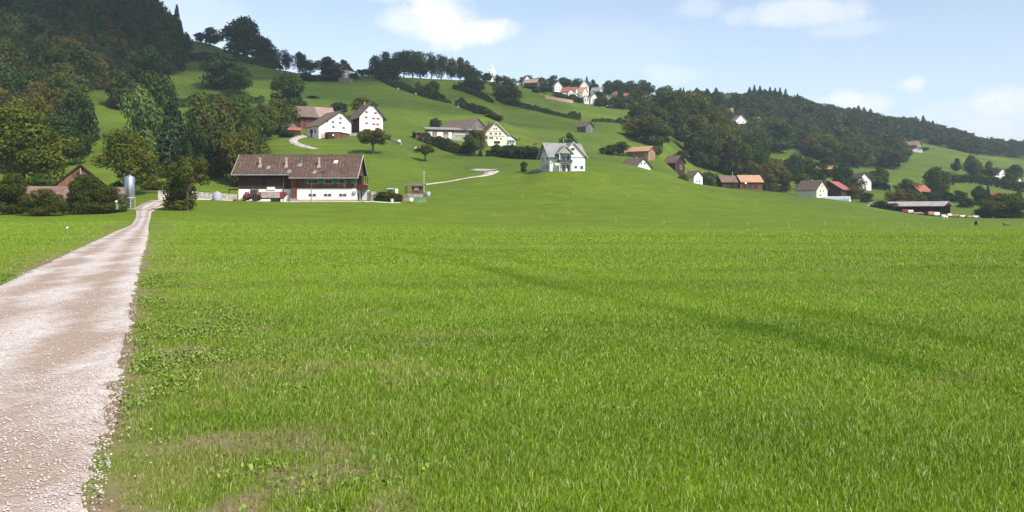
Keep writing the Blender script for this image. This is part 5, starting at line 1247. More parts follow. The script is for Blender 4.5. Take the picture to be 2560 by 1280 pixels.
# slurry tanker beside the silo
X, Y, z = at(298, 188); o = empty('slurry_tanker', (X, Y, z), 0, 'pale green-white slurry tanker seen from behind, left of the silo', 'trailer')
MB().lathe([(.15, -2.2), (.45, -2.1), (.62, -1.8), (.62, 1.8), (.45, 2.1)], (0, 1.0), 20, 'y').build('tank', M['palegreen'], o, True)
MB().lathe([(.16, 1.6), (.2, 1.7), (.2, 2.05), (.3, 2.1), (.3, 2.3), (.1, 2.4)], (0, -1.4), 12).build('filler_dome', M['white'], o, True)
for sx_ in (-.75, .75):
    t_ = MB().lathe([(.2, -.14), (.38, -.14), (.42, 0), (.38, .14), (.2, .14)], (0, .4), 16, 'x').build('wheel', M['rubber'], o); t_.location = (sx_, 0, 0)
MB().box(.3, 1.2, -1.6, -1.4, 1.2, 1.4).build('hose_bracket', M['machine_red'], o)

# --- white farmhouses on the hillside (about 400 m)
r = site('farmhouse', 'white farmhouse with a long uneven roof and grey windows, nearest of the hillside farm', 'farmhouse', 822, 402, 28)
w_, l_ = 16.2, 12
body(r, None, w_, l_, 4.1, 6.6, 11.2, 'white', 'tileold', rx=2.6, ov=.7, of=.9, th=.3, base=3)
for u, z in ((2.6, 8.0), (-1.1, 6.1), (2.5, 6.0), (5.9, 5.9), (-.9, 3.9), (4.2, 3.8)):
    window(r, None, 'F', w_, l_, u, z, 1.15, .95, 'glass' if u < 5 else 'trim', 'frame')
window(r, None, 'F', w_, l_, -3.9, 6.1, .8, .7, 'glass', 'frame')
for u in (-1.9, -.2, 2.6): window(r, None, 'L', w_, l_, u, 1.9, 1.0, 1.6, 'glass', 'darktrim', None, False)
MB().box(-w_/2-.14, -w_/2-.02, .2, 1.4, -.5, 2.8).build('door', M['darktrim'], r)
m = MB(); fbox(m, 'F', w_, l_, -7.0, -2.5, -1.5, .7, -.1, .12); m.build('plinth', plain('pink_plinth', (.50, .38, .30), .9, .2), r)
m = MB(); fbox(m, 'F', w_, l_, 2.4, 2.8, 9.8, 10.8, -.1, .25); m.build('gable_vent', M['darktrim'], r)
r = site('cart_shed', 'low red-brown boarded cart shed against the foot of the nearest white farmhouse', 'shed', 843, 393, 26)
body(r, None, 10.2, 3.4, 2.2, 1.9, 2.5, 'woodred', 'wooddark', ov=.2, of=.3, ob=.1, th=.12)
MB().box(-5.0, -2.2, -1.85, -1.65, -.3, 1.9).build('door', M['wooddark'], r); m = MB(); m.lathe([(.1, -.1), (.42, -.1), (.42, .1)], (-2.9, 1.1), 14, 'y'); o = m.build('window', M['cream'], r); o.location = (0, -1.9, 0)
r = site('farmhouse', 'tall white house with red shutters and a steep brown roof above the hillside farm', 'farmhouse', 917, 418, 22)
w_, l_ = 11.6, 11
body(r, None, w_, l_, 6.6, 6.6, 12.8, 'white', 'tileold', ov=1.7, of=.9, th=.3, base=3)
for (u, z) in ((-2.3, 8.3), (2.0, 8.1), (-2.6, 5.9), (1.2, 5.6), (3.4, 5.6), (-2.3, 3.2), (1.2, 2.9), (3.2, 2.9)):
    window(r, None, 'F', w_, l_, u, z, .75, .85, 'glass', 'frame', 'shutter_red', False)
m = MB(); m.box(-w_/2-.12, -w_/2-.01, -5.4, 5.4, -1, 6.5); m.build('side_boarding', M['woodred'], r)
m = MB(); fbox(m, 'F', w_, l_, -.5, .5, 11.2, 12.2, -.1, .4); m.build('gable_vent', M['darktrim'], r); chimney(r, None, -.8, 1.0, 12, 13.9, .4, 'tilepink')
r = site('hillside_barn', 'brown barn with a half newer tiled roof behind the nearest white farmhouse', 'barn', 785, 432, -74)
w_, l_ = 11, 16.5
body(r, None, w_, l_, 5.6, 5.6, 10.2, 'woodred', 'tileold', ov=1.3, of=1.3, ob=1.0, th=.3, base=3, upper=(2.4, 'wooddark'))
MB().add([(w_/2+1.3, .2, 5.6-1.3*.836+.42), (w_/2+1.3, 9.2, 5.6-1.3*.836+.42), (.05, 9.2, 10.2+.42-.05), (.05, .2, 10.2+.42-.05), (w_/2+1.3, .2, 5.6-1.3*.836+.3), (w_/2+1.3, 9.2, 5.6-1.3*.836+.3), (.05, 9.2, 10.2+.2), (.05, .2, 10.2+.2)],
         [(0,1,2,3),(7,6,5,4),(0,4,5,1),(1,5,6,2),(2,6,7,3),(3,7,4,0)]).build('newer_roof_tiles', M['tilepink'], r)
m = MB(); fbox(m, 'R', w_, l_, -.5, 1.6, .3, 1.9, -.1, .2); m.build('shed_door', M['white'], r); window(r, None, 'R', w_, l_, -5.3, 3.9, 1.2, 1.8, 'grey_paint', 'darktrim', None, False)
r = site('hut', 'small hut with a grey gable and a red pent roof, left of the hillside farm', 'hut', 731, 400, 14)
body(r, None, 6.4, 4.5, 2.6, 2.6, 5.1, 'woodgrey', 'tileold', ov=.8, of=.2, th=.18, base=3)
MB().xprism([(-4.4, 1.5), (-2.25, 2.9), (-2.25, 3.05), (-4.4, 1.65)], -3.1, 3.3).build('pent_roof', M['tilered'], r); MB().box(-2.6, 2.8, -3.9, -2.3, -1, 1.5).build('porch', M['wooddark'], r)
chimney(r, None, 1.5, -3.0, -.2, .3, .4, 'cream')
wall_run('stone_wall', 'pale stone garden wall right of the house with red shutters', [at(958, 402), at(975, 399), at(1003, 394)], .9, .7, M['concrete'])
wall_run('garden_wall', 'low garden wall in front of the house with red shutters', [at(870, 398), at(900, 400), at(940, 404)], 1.1, .7, M['stone'])
X, Y, z = at(998, 402); o = empty('wrapped_bale', (X, Y, z), 0, 'white round bale on the meadow right of the stone garden wall', 'bale'); MB().lathe([(.1, -.5), (.6, -.5), (.7, -.3), (.7, .3), (.6, .5)], (0, .6), 16, 'y').build('wrap', M['white'], o, True)
X, Y, z = at(1040, 385); o = empty('wrapped_bale', (X, Y, z), 0, 'white round bale on the meadow left of the grey barn', 'bale'); MB().lathe([(.1, -.5), (.6, -.5), (.7, -.3), (.7, .3), (.6, .5)], (0, .6), 16, 'y').build('wrap', M['white'], o, True)

# --- cream farmhouse and grey barns (about 450 m)
r = site('farmhouse', 'cream gabled farmhouse with rows of windows at the right end of the grey barns', 'farmhouse', 1232, 452, 18)
w_, l_ = 12.2, 12
body(r, None, w_, l_, 4.6, 4.6, 10.6, 'cream', 'tileold', rx=-.5, ov=.9, of=.9, th=.28, base=3, verge='trim')
for (u, z, a, b) in ((-1.2, 7.4, .8, 1.0), (-.0, 7.4, .8, 1.0), (-.6, 9.1, .5, .8), (-3.0, 4.9, 1.4, 1.0), (-.3, 4.9, 1.2, 1.0), (1.9, 4.9, 1.2, 1.0), (-2.8, 2.7, 2.0, 1.0), (2.4, 2.4, .9, .9), (.2, 2.6, .8, 1.0)):
    window(r, None, 'F', w_, l_, u, z, a, b, 'glass', 'offwhite')
for z in (3.8, 6.1):
    m = MB(); fbox(m, 'F', w_, l_, -5, 4.4, z, z+.14, -.1, .3); m.build('cornice', M['trim'], r)
m = MB(); fbox(m, 'F', w_, l_, -1.2, 1.8, .2, 1.2, -.1, .5); m.build('flower_tub', M['leaf'], r); chimney(r, None, -1.6, .5, 10, 11.6, .4, 'tileold')
# white side wing under the same long roof
m = MB(); m.prism([(w_/2+.003, -3), (w_/2+3.9, -3), (w_/2+3.9, 2.6), (w_/2+.003, 4.9)], -l_/2-.4, l_/2); m.build('side_wing', M['white'], r)
m = MB(); m.prism([(w_/2+.9, 4.35), (w_/2+5.0, 1.75), (w_/2+5.0, 2.0), (w_/2+.9, 4.6)], -l_/2-1, l_/2+.8); m.build('side_roof', M['wooddark'], r)
window(r, None, 'F', w_, l_+.8, w_/2+1.4, 1.6, .8, .5, 'glass', 'frame', None, False)
r = site('lean_to', 'small open brown lean-to at the right corner of the cream farmhouse', 'lean-to', 1278, 449, 18)
MB().xprism([(-2, 2.3), (2, 2.9), (2, 3.05), (-2, 2.45)], -1.9, 1.9).build('roof', M['tileold'], r); MB().box(-1.6, 1.6, .4, 1.6, -1.5, 2.5).build('back_wall', M['woodred'], r)
for xx in (-1.5, -.3, 1.5): MB().box(xx-.1, xx+.1, -1.7, -1.5, -1.5, 2.3).build('post', M['trim'], r)
r = site('grey_barn', 'large weathered grey barn with a broad brown roof left of the cream farmhouse', 'barn', 1152, 462, 12)
# broad roof with hipped look: ridge runs away to the left, grey gable to the right-front
w_, l_ = 20, 15
tr = (2.2, 3, radians(34))
body(r, tr, 17, 20, 3.6, 3.6, 9.6, 'woodgrey', 'tileold', ov=.9, of=.5, th=.28, base=3, verge='woodgrey')
MB().box(-19.5, 9.2, -9.5, -3.2, .7, 3.2).build('front_boarding', M['woodgrey'], r)
MB().xprism([(-10.5, 2.9), (-3.2, 4.6), (-3.2, 4.8), (-10.5, 3.1)], -20.2, 9.8).build('front_roof', planks('silvered_roof', (.17, .15, .145), (.34, .31, .30), .5), r)
MB().box(-19.4, 9.1, -9.4, -3.3, -3, .697).build('stone_base', M['stone'], r)
for x0, x1, mt in ((-18.5, -16.8, 'white'), (-14.2, -11.3, 'white'), (-8.4, -6.7, 'white'), (-16.4, -14.6, 'tilepink')): MB().box(x0, x1, -9.56, -9.38, -1.5, 1.7).build('door', M[mt], r)
MB().box(-6.0, 9.0, -9.55, -9.38, .5, 1.2).build('pale_band', M['trim'], r)
r = site('open_shed', 'low open-sided shed with a stack of boards at the left end of the grey barns', 'shed', 1058, 440, 20)
MB().xprism([(-3, 3.0), (3.4, 3.6), (3.4, 3.8), (-3, 3.2)], -5.2, 5.2).build('roof', M['tileold'], r); MB().box(-4.6, 4.6, 1.6, 3.0, -2, 3.3).build('back_wall', M['wooddark'], r)
for xx in (-4.6, -1.5, 1.6, 4.6): MB().box(xx-.12, xx+.12, -2.8, -2.56, -2, 3.1).build('post', M['woodgrey'], r)
MB().box(-3.9, 1.0, -1.8, 1.0, .2, 1.6).build('board_stack', M['woodlight'], r)

# --- modern white house on the knoll (about 290 m)
r = site('modern_house', 'modern white house with grey roof, blue-filmed windows and a balcony, alone on the knoll', 'house', 1411, 292, 22, z=CAMZ + (HOR-430)/F*290)
# main block: ridge across the view, gable to the left
tr = (-.6, .6, radians(-90)); w_, l_ = 8.6, 12.0
body(r, tr, w_, l_, 5.4, 5.4, 9.4, 'offwhite', 'slate', ov=1.0, of=.9, ob=.7, th=.22, base=3, verge='trim', wname='main_wall')
for (u, z, a, b) in ((-.7, 7.0, .65, 1.1), (.75, 7.0, .65, 1.1), (-1.9, 4.3, .7, 1.2), (2.2, 4.4, 1.1, 1.1), (-2.2, 1.6, .5, 1.1), (.0, 1.6, .6, 1.2), (2.2, 1.5, 1.2, 1.5)):
    window(r, tr, 'F', w_, l_, u, z, a, b, 'glass', 'frame', None, False)
# cross gable towards the camera at the right
tr2 = (1.2, -1.3, 0); w2, l2 = 8.4, 6.6
body(r, tr2, w2, l2, 5.2, 5.2, 9.45, 'white', 'slate', ov=.75, of=.7, ob=0, th=.2, base=3, verge='trim', wname='cross_wall')
for (u, z, a, b, p) in ((-.2, 7.3, 1.4, .9, 'glass'), (.9, 4.55, .5, .5, 'white'), (3.0, 4.6, 1.1, .35, 'blueglass'), (.9, 1.5, 1.0, .8, 'blueglass'), (3.0, 1.4, 1.1, 1.1, 'blueglass')):
    window(r, tr2, 'F', w2, l2, u, z, a, b, p, 'white', None, False)
# balcony bay in the angle
by0 = -4.3 + .6; m = MB()
m.box(-4.3, .3, -6.3, -4.603, 2.75, 2.95); m.build('balcony', M['concrete'], r)
m = MB(); m.box(-4.3, .3, -6.38, -6.3, 2.95, 3.75); m.box(-4.38, -4.3, -6.3, -4.6, 2.95, 3.75); m.build('balcony_railing', M['glass'], r)
for xx in (-4.1, .0): MB().box(xx-.14, xx+.14, -6.2, -5.95, -1, 5.6).build('post', M['offwhite'], r)
tb = (-2.0, -5.6, 0)
MB(tb).prism([(-2.3, 5.9), (2.3, 5.9), (0, 8.0)], -.6, -.5).build('balcony_gable', plain('olive_panel', (.33, .33, .22), .8, .1), r)
MB(tb).prism([(-2.9, 5.45), (0, 8.15), (2.9, 5.45), (2.9, 5.62), (0, 8.32), (-2.9, 5.62)], -1.0, 4.2).build('balcony_roof', M['slate'], r)
MB(tb).prism([(-2.9, 5.40), (0, 8.10), (2.9, 5.40), (2.9, 5.66), (0, 8.36), (-2.9, 5.66)], -1.06, -1.003).build('bargeboard', M['trim'], r)
MB(tb).box(-2.2, 2.2, -.75, -.6, 5.7, 5.9).build('beam', M['blue_paint'], r)
trw = (-.6, .6, 0)
for xx, zz, ww, hh in ((-2.1, 4.15, 1.3, 1.9), (-.6, 4.15, 1.2, 1.9), (-2.1, 1.2, 1.4, 2.1), (-.5, 1.2, 1.3, 2.1)):
    m = MB(); m.box(xx-ww/2, xx+ww/2, -4.68, -4.56, zz-hh/2, zz+hh/2); f = m.build('patio_door', M['frame'], r); m = MB(); m.box(xx-ww/2+.08, xx+ww/2-.08, -4.72, -4.57, zz-hh/2+.08, zz+hh/2-.08); m.build('pane', M['glass'], f)
MB().box(-2.0, -1.5, -6.2, -5.9, 0, .9).build('garden_door', M['white'], r)
MB().tube((-.2, .3, 8.6), (-.2, .3, 11.2), .14).build('chimney', M['metal'], r)
MB().tube((.35, -4.75, -.5), (.35, -4.75, 5.2), .07).build('downpipe', M['blue_paint'], r)
MB().box(-5.9, -5.2, 2.6, 2.9, -1, .0).build('terrace_step', M['concrete'], r)
for k, (px, Y, s) in enumerate([(1330, 297, 1.1), (1337, 295, .8), (1343, 296, 1.3), (1350, 294, .9), (1338, 299, .7), (1326, 300, .6)]):
    X, Yy, z = at(px, Y); m = MB(); m.lathe([(s*.3, -.3), (s*.8, -.05), (s*.9, s*.35), (s*.55, s*.7), (s*.1, s*.8)], n=9)
    m.v = [(x*(1+.25*sin(i*2.3)), y*(1+.2*cos(i*1.7)), z_*(1+.15*sin(i))) for i, (x, y, z_) in enumerate(m.v)]
    o = m.build('boulder', M['stone']); o.location = (X, Yy, z); tag(o, ['large pale boulder farthest from the modern house corner but one', 'small boulder between the two large ones by the modern house', 'largest boulder in the heap left of the modern house', 'boulder touching the left corner of the modern house', 'small boulder at the back of the heap left of the modern house', 'smallest boulder at the far left of the heap by the modern house'][k], 'boulder', 'boulders heaped left of the modern house')

# --- chalet, huts and farms farther off
def cottage(name, label, cat, px, Y, rel, w, l, he, hR, wall='white', roof='tileold', wins=(), upper=None, ov=.7, chim=True, z=None, winf='frame', pane='glass', dz=0):
    r = site(name, label, cat, px, Y, rel, z)
    r.location.z += dz
    body(r, None, w, l, he, he, hR, wall, roof, ov=ov, of=ov, ob=ov, th=.25, base=4, upper=upper, verge='darktrim' if roof != 'slate' else 'trim')
    for (f, u, zz, a, b) in wins: window(r, None, f, w, l, u, zz, a, b, pane, winf, None, False)
    if chim: chimney(r, None, w*.18, l*.1, he + .4*(hR-he), hR + .7, .35, 'stone')
    return r
cottage('chalet', 'small white chalet with a boarded gable high on the shoulder of the hill', 'chalet', 861, 622, 22, 8.6, 9, 5.2, 9.0, 'white', 'tileold', [('F', -.9, 3.6, .9, .9), ('F', .9, 3.6, .9, .9), ('F', 0, 5.8, .8, .8)], (4.6, 'woodred'), 1.1)
wall_run('stone_wall', 'reddish stone wall below the hill chalet', [at(848, 606), at(866, 604), at(880, 602)], 3.0, 1, plain('reddish_stone', (.25, .18, .15), .95, .3))
cottage('field_hut', 'weathered brown field hut where the two hillside hedges meet', 'hut', 1463, 545, 42, 6.2, 7.6, 3.4, 6.2, 'woodgrey', 'tileold', [('F', 0, 1.4, 1.2, 1.8)], None, .7, False)
cottage('chalet', 'small chalet with a salmon roof at the left end of the orchard', 'chalet', 1602, 470, 62, 8, 13, 3.4, 5.6, 'woodlight', 'tileorange', [('F', 0, 2.2, 1.2, .9), ('L', -3, 2, 1, .9)], None, 1.0)
cottage('field_hut', 'dark brown barn hut in the middle of the orchard', 'hut', 1686, 478, 48, 7.5, 8, 4.2, 7.6, 'wooddark', 'tileold', [('F', .6, 1.4, 1.4, 2.0)], None, .8, False)
cottage('farmhouse', 'white-gabled house with dark roof sunk behind the knoll', 'house', 1588, 372, 38, 7.5, 11, 3.0, 6.4, 'white', 'tileold', [('F', -1, 4.2, .7, .8), ('F', .6, 4.2, .7, .8)], None, .7, True)
cottage('farmhouse', 'small white gabled house left of the round olive bush', 'house', 1734, 495, 42, 6.4, 7.5, 5.2, 8.2, 'white', 'tileold', [('F', -1.0, 2.4, .8, 1.0), ('F', .9, 2.4, .8, 1.0)], None, .6, False)
r = site('hay_barn', 'dark barn whose right half has a bright orange roof', 'barn', 1850, 498, -68)
body(r, (-1, 5.0, 0), 10, 13, 3.8, 3.8, 7.2, 'woodred', 'tileorange', ov=1.0, of=.1, ob=.6, th=.25, base=3); body(r, (-1, -7, 0), 8, 9, 3.8, 3.8, 7.0, 'wooddark', 'tileold', ov=.9, of=.9, ob=0, th=.2, base=3)
for k in range(3): MB((-1, 5.0, 0)).box(5.0, 5.12, -5 + k*3.4, -3 + k*3.4, .1, 2.3).build('barn_door', M['wooddark'], r)
MB().tube((-1, -4, 6), (-1, -4, 9.2), .12).build('chimney', M['offwhite'], r)
MB((-1, 5, 0)).lathe([(.1, -.1), (.55, -.1), (.55, .1)], (-5.6, 2.6), 14, 'x').build('round_sign', M['white'], r).location = (10.7, 0, 0)
cottage('farmhouse', 'cream gabled house with a broad brown roof above the plastic tunnel', 'house', 2030, 470, 50, 8.4, 13, 4.4, 8.8, 'cream', 'tileold', [('F', -1.4, 3.2, .8, .9), ('F', 1.2, 3.2, .8, .9), ('F', 0, 5.9, .8, .9), ('F', -1.2, 1.0, 1.2, .8)], None, .8)
cottage('hay_barn', 'brown barn with a red-orange roof slope behind the cream gabled house', 'barn', 2084, 500, -22, 13, 11, 4.6, 8.6, 'wooddark', 'tilered', [('F', -2, 2, 1.5, 2)], None, 1.3, False)
cottage('farmhouse', 'half-hidden house with a small salmon roof between dark trees', 'house', 2063, 640, 70, 7, 11, 3.6, 6.2, 'wooddark', 'tileorange', (), None, .8, False, dz=2)
cottage('farmhouse', 'brown-roofed house with a white corner right of the red-roofed barn', 'house', 2148, 600, 35, 10, 12, 4.2, 9.0, 'white', 'tileold', [('F', 1.5, 3, 1, 1)], None, .8, True, dz=1)
cottage('farmhouse', 'farmhouse under a single long salmon roof slope in the valley', 'house', 2296, 560, -30, 12, 13, 3.4, 8.6, 'woodgrey', 'tilered', (), None, 1.0, False)
cottage('farmhouse', 'lone small house with a pinkish roof and white annex in the far meadow', 'house', 2282, 1010, 60, 9, 15, 4.2, 8.4, 'woodlight', 'tilepink', [('L', 1, 2, 2, 1)], None, .8)
r = site('annex', 'tiny white annex at the right of the lone far meadow house', 'annex', 2294, 985, 0); body(r, None, 10, 6, 3.2, 3.2, 5.0, 'white', 'tileold')
cottage('farmhouse', 'small far white house between two round trees', 'house', 2501, 800, 30, 6.5, 8, 4.6, 8.0, 'white', 'tilered', [('F', 0, 3, 1, 1)], None, .5)
wall_run('garden_wall', 'pale wall at the foot of the small far white house', [at(2480, 790), at(2503, 790)], 2.6, .6, M['white'])
cottage('farmhouse', 'low faded-red roof at the far right behind the meadow hedge', 'house', 2530, 760, 75, 7, 12, 3, 5.6, 'offwhite', 'tilered', (), None, .6, False)
cottage('farmhouse', 'small red roof peeping between the pointed trees and the big round bush', 'house', 2488, 520, 70, 6, 9, 3.6, 6.2, 'cream', 'tilered', (), None, .6, False)
cottage('farmhouse', 'white house corner cut by the right edge above the field', 'house', 2562, 430, 60, 7, 9, 5, 8, 'white', 'slate', (), None, .6, False)
# plastic tunnel
X, Y, z = at(2089, 430)
tn = empty('plastic_tunnel', (X, Y, z + .1), facing(2089) + radians(-18), 'long white plastic greenhouse tunnel on the slope below the cream gabled house', 'greenhouse')
m = MB(); m.xprism([(1.5*cos(a), 2.1*sin(a)) for a in np.linspace(-.25, pi+.25, 14)], -6.8, 6.8); m.build('cover', plain('white_film', (.62, .64, .65), .35, .25, .8), tn)
m = MB()
for k in range(9):
    x = -6.6 + k*1.65; P_ = [(x, 1.53*cos(a), 2.13*sin(a)) for a in np.linspace(0, pi, 11)]
    for a, b in zip(P_[:-1], P_[1:]): m.tube(a, b, .035, n=5)
m.build('hoops', M['grey_paint'], tn)
X, Y, z = at(2110, 440); o = empty('water_tank', (X, Y, z), 0, 'white round water container above the plastic tunnel', 'tank'); MB().lathe([(.7, -.5), (.85, 0), (.85, 1.2), (.6, 1.5)], n=16).build('barrel', M['white'], o, True); MB().lathe([(.2, 1.48), (.2, 1.6)], n=8).build('lid', M['grey_paint'], o)
# long open shed at the right with clutter
X, Y, z = at(2272, 384)
ls = empty('machine_shed', (X, Y, z - .3), facing(2272) + radians(-26), 'long low machine shed with a pale sagging roof at the right', 'shed')
MB().xprism([(-4.5, 2.9), (0, 4.9), (4.5, 3.0), (4.5, 3.2), (0, 5.1), (-4.5, 3.1)], -17, 17).build('roof', plain('faded_roof', (.42, .36, .35), .8, .25, .5), ls)
MB().box(-16, 16, 3.4, 3.8, -2, 3.2).build('back_wall', M['wooddark'], ls); MB().box(-16.2, -15.8, -3.8, 3.4, -2, 3.3).build('end_wall', M['wooddark'], ls)
MB().box(-15.8, -4, -4.0, -3.8, -1, 2.4).build('front_boarding', M['wooddark'], ls)
for k in range(8): MB().box(-15.9 + k*4.5, -15.65 + k*4.5, -4.3, -4.05, -2, 3.0).build('post', M['darktrim'], ls)
def clutter(px, Y, label, cat, mat, dims, name):
    X, Yy, z = at(px, Y); o = empty(name, (X, Yy, z), random.random()*.6 - .3, label, cat); a, b, c = dims
    m = MB(); m.xprism([(-b/2, .3*c), (b/2, .3*c), (b/2*.9, c*.9), (b/4, c), (-b/4, c), (-b/2*.9, c*.85)], -a/2, a/2); m.build('load', M[mat], o)
    m = MB(); m.box(-a/2-.1, a/2+.1, -b/2-.05, b/2+.05, .18*c, .298*c); m.build('frame', M['darktrim'], o)
    for xx in (-a*.3, a*.3):
        for yy in (-b/2-.1, b/2+.1): wheel(o, xx, yy, min(.35, .3*c), .12)
for a in [(2262, 372, 'red hay cart in front of the long machine shed', 'cart', 'machine_red', (2.2, 1.6, 1.7), 'cart'), (2274, 372, 'white-covered cart right of the red hay cart', 'cart', 'offwhite', (2.6, 1.6, 1.7), 'cart'),
          (2290, 372, 'long low pale trailer before the middle of the machine shed', 'trailer', 'woodlight', (5.0, 1.6, 1.1), 'trailer'), (2306, 372, 'brown low trailer before the machine shed', 'trailer', 'woodred', (3.6, 1.6, 1.1), 'trailer'),
          (2326, 370, 'rust-red round machine at the right half of the machine shed', 'farm machine', 'terracotta', (2.2, 1.8, 1.9), 'farm_machine'), (2340, 370, 'white van-like wagon at the right end of the machine shed', 'wagon', 'white', (2.8, 1.6, 1.8), 'wagon'),
          (2358, 372, 'grey low trailer at the end of the machine shed', 'trailer', 'grey_paint', (3.4, 1.6, 1.1), 'trailer'), (2372, 371, 'cream cart in the farmyard near the machine shed', 'cart', 'cream', (1.8, 1.5, 1.5), 'cart'),
          (2386, 372, 'brown timber cart in the right farmyard', 'cart', 'woodlight', (3.0, 1.5, 1.3), 'cart'), (2404, 373, 'pale trailer in the right farmyard', 'trailer', 'offwhite', (2.6, 1.5, 1.1), 'trailer'),
          (2422, 374, 'reddish cart in the right farmyard', 'cart', 'terracotta', (2.6, 1.5, 1.0), 'cart'), (2438, 375, 'grey cart touching the big round bush', 'cart', 'offwhite', (2.4, 1.5, 1.2), 'cart')]: clutter(*a)
# --- village on the ridge
V_ = [('villa', 'white villa with stacked gables at the left of the red-roofed village houses', 'house', 1392, 765, 20, 8, 9, 6.0, 10.5, 'white', 'slate'),
      ('house', 'white house with a bright red roof and round dormer gable in the village', 'house', 1424, 752, 75, 10, 15, 4.8, 9.4, 'white', 'tilered'),
      ('house', 'white gabled front standing before the bright red roof in the village', 'house', 1428, 745, 8, 7, 5, 5.2, 9.0, 'cream', 'tilered'),
      ('house', 'village house with an orange-brown roof right of the bright red one', 'house', 1450, 756, 60, 9, 12, 4.6, 9.2, 'cream', 'tileorange'),
      ('house', 'white low house before the orange-brown roof in the village', 'house', 1441, 738, 12, 7, 6, 3.6, 6.2, 'white', 'tilered'),
      ('house', 'grey-white steep gable standing highest in the village', 'house', 1459, 778, 14, 9, 9, 7.6, 13.6, 'offwhite', 'slate'),
      ('house', 'lower white house right below the village with a white gable', 'house', 1482, 738, 24, 8, 8, 4.6, 8.6, 'white', 'slate'),
      ('house', 'lower pale house left of the small conifer below the village', 'house', 1463, 736, 24, 6, 6, 3.6, 6.2, 'offwhite', 'slate'),
      ('house', 'house with a pinkish-brown roof at the left end of the village', 'house', 1330, 770, 70, 9, 14, 4.0, 8.0, 'wooddark', 'tilepink'),
      ('house', 'white gable peeping above the pinkish-brown roof', 'house', 1316, 780, 20, 7, 7, 5.5, 9.5, 'white', 'tilered'),
      ('house', 'grey-roofed pale house between the village and the orange-roofed row', 'house', 1492, 795, 70, 8, 10, 4.6, 8.4, 'offwhite', 'slate'),
      ('house', 'white house at the left end of the long orange-roofed row', 'house', 1540, 800, 40, 7, 8, 4.4, 8.0, 'white', 'tilered'),
      ('house', 'long orange-red roof running along the ridge under the trees', 'house', 1568, 805, 78, 7, 20, 3.8, 6.6, 'woodlight', 'tilered'),
      ('house', 'cream house with orange roof and dormers at the right end of the ridge row', 'house', 1600, 805, 70, 8, 12, 4.4, 8.2, 'cream', 'tileorange'),
      ('house', 'wide grey-roofed hall below the orange-roofed row', 'house', 1560, 745, 72, 10, 16, 3.6, 6.8, 'offwhite', 'slate'),
      ('house', 'pale grey house beside the green garden tree of the village', 'house', 1516, 748, 20, 7, 7, 4.2, 7.4, 'offwhite', 'slate'),
      ('house', 'white house with dark roof left of the pair on the far ridge', 'house', 1846, 830, 28, 11, 10, 6.2, 11.2, 'white', 'slate'),
      ('house', 'grey-gabled house behind the two white ones on the far ridge', 'house', 1888, 860, 40, 10, 10, 7, 12, 'offwhite', 'slate'),
      ('house', 'white house lowest of the group on the far ridge', 'house', 1880, 810, 30, 11, 10, 7.0, 12, 'white', 'slate'),
      ('house', 'faint reddish roof left of the white far ridge houses', 'house', 1815, 850, 75, 8, 14, 4, 7.6, 'woodgrey', 'tilepink'),
      ('house', 'faint reddish roof right of the white far ridge houses', 'house', 1932, 830, 75, 7, 10, 4, 7.0, 'woodgrey', 'tilered')]
for (nm, lb_, ct, px, Y, rel, w_, l_, he, hR, wl, rf_) in V_:
    wn_ = [('F', -w_*.2, he*.35, 1.1, 1.2), ('F', w_*.2, he*.35, 1.1, 1.2), ('F', -w_*.2, he*.8, 1.1, 1.1), ('F', w_*.2, he*.8, 1.1, 1.1), ('R', -l_*.2, he*.5, 1.1, 1.2), ('R', l_*.2, he*.5, 1.1, 1.2)]
    rv = cottage(nm, lb_, ct, px, Y, rel, w_, l_, he, hR, wl, rf_, wn_, None, .6, True, dz=3.5 if px > 1800 else .8)
    if px < 1620: rv.scale = (.84, .84, .84)
wall_run('garden_wall', 'reddish garden wall along the top of the village meadow', [G(1362, 246, 640), G(1395, 252, 640), G(1432, 258, 640)], 2.4, .8, plain('clay_wall', (.42, .27, .19), .9, .3))
# white spire on the ridge
r = site('church_tower', 'white spire-like tower rising in the tree gap on the ridge', 'tower', 1230, 745, 10)
MB().box(-2.1, 2.1, -2.1, 2.1, -3, 9).build('wall', M['white'], r); MB().lathe([(3.1, 9.002), (1.9, 10.2), (.1, 14.5)], n=4).build('roof', M['white'], r); MB().box(-.5, .5, -2.2, -2.08, 5.5, 7).build('window', M['glass'], r)

# --- posts and poles
k = 0
for (px, Y) in [(1236, 205), (1356, 208), (1307, 250), (1375, 252), (1433, 250), (1572, 255), (1420, 215), (1972, 175), (2062, 178), (2120, 178), (2185, 176), (2247, 190), (2258, 192), (2304, 190), (2270, 172), (2430, 170), (2560, 176), (1870, 180), (1770, 182), (1660, 186), (1540, 190)]:
    X, Yy, z = at(px, Y); k += 1
    o = empty('fence_post', (X, Yy, z), random.random()*3, ['slim white fence post standing in the open field below the modern house', 'pale fence post in the row crossing the far edge of the right field'][px > 1500], 'fence post', ['fence posts below the modern house', 'fence posts at the far edge of the field'][px > 1500])
    MB().tube((0, 0, -.2), (.02*(k % 3), 0, .8), .034, .026, 7).build('stake', M['trim'], o); MB().box(-.05, .05, -.07, -.03, .6, .66).build('insulator', M['frame'], o)
X, Y, z = at(168, 68); o = empty('marker_stake', (X, Y, z), 0, 'short white-topped marker stake in the grass left of the track', 'stake')
MB().tube((0, 0, -.1), (0, 0, .42), .05, .045).build('stake', M['woodlight'], o); MB().lathe([(.06, .42), (.07, .5), (.03, .56)], n=10).build('cap', M['white'], o)

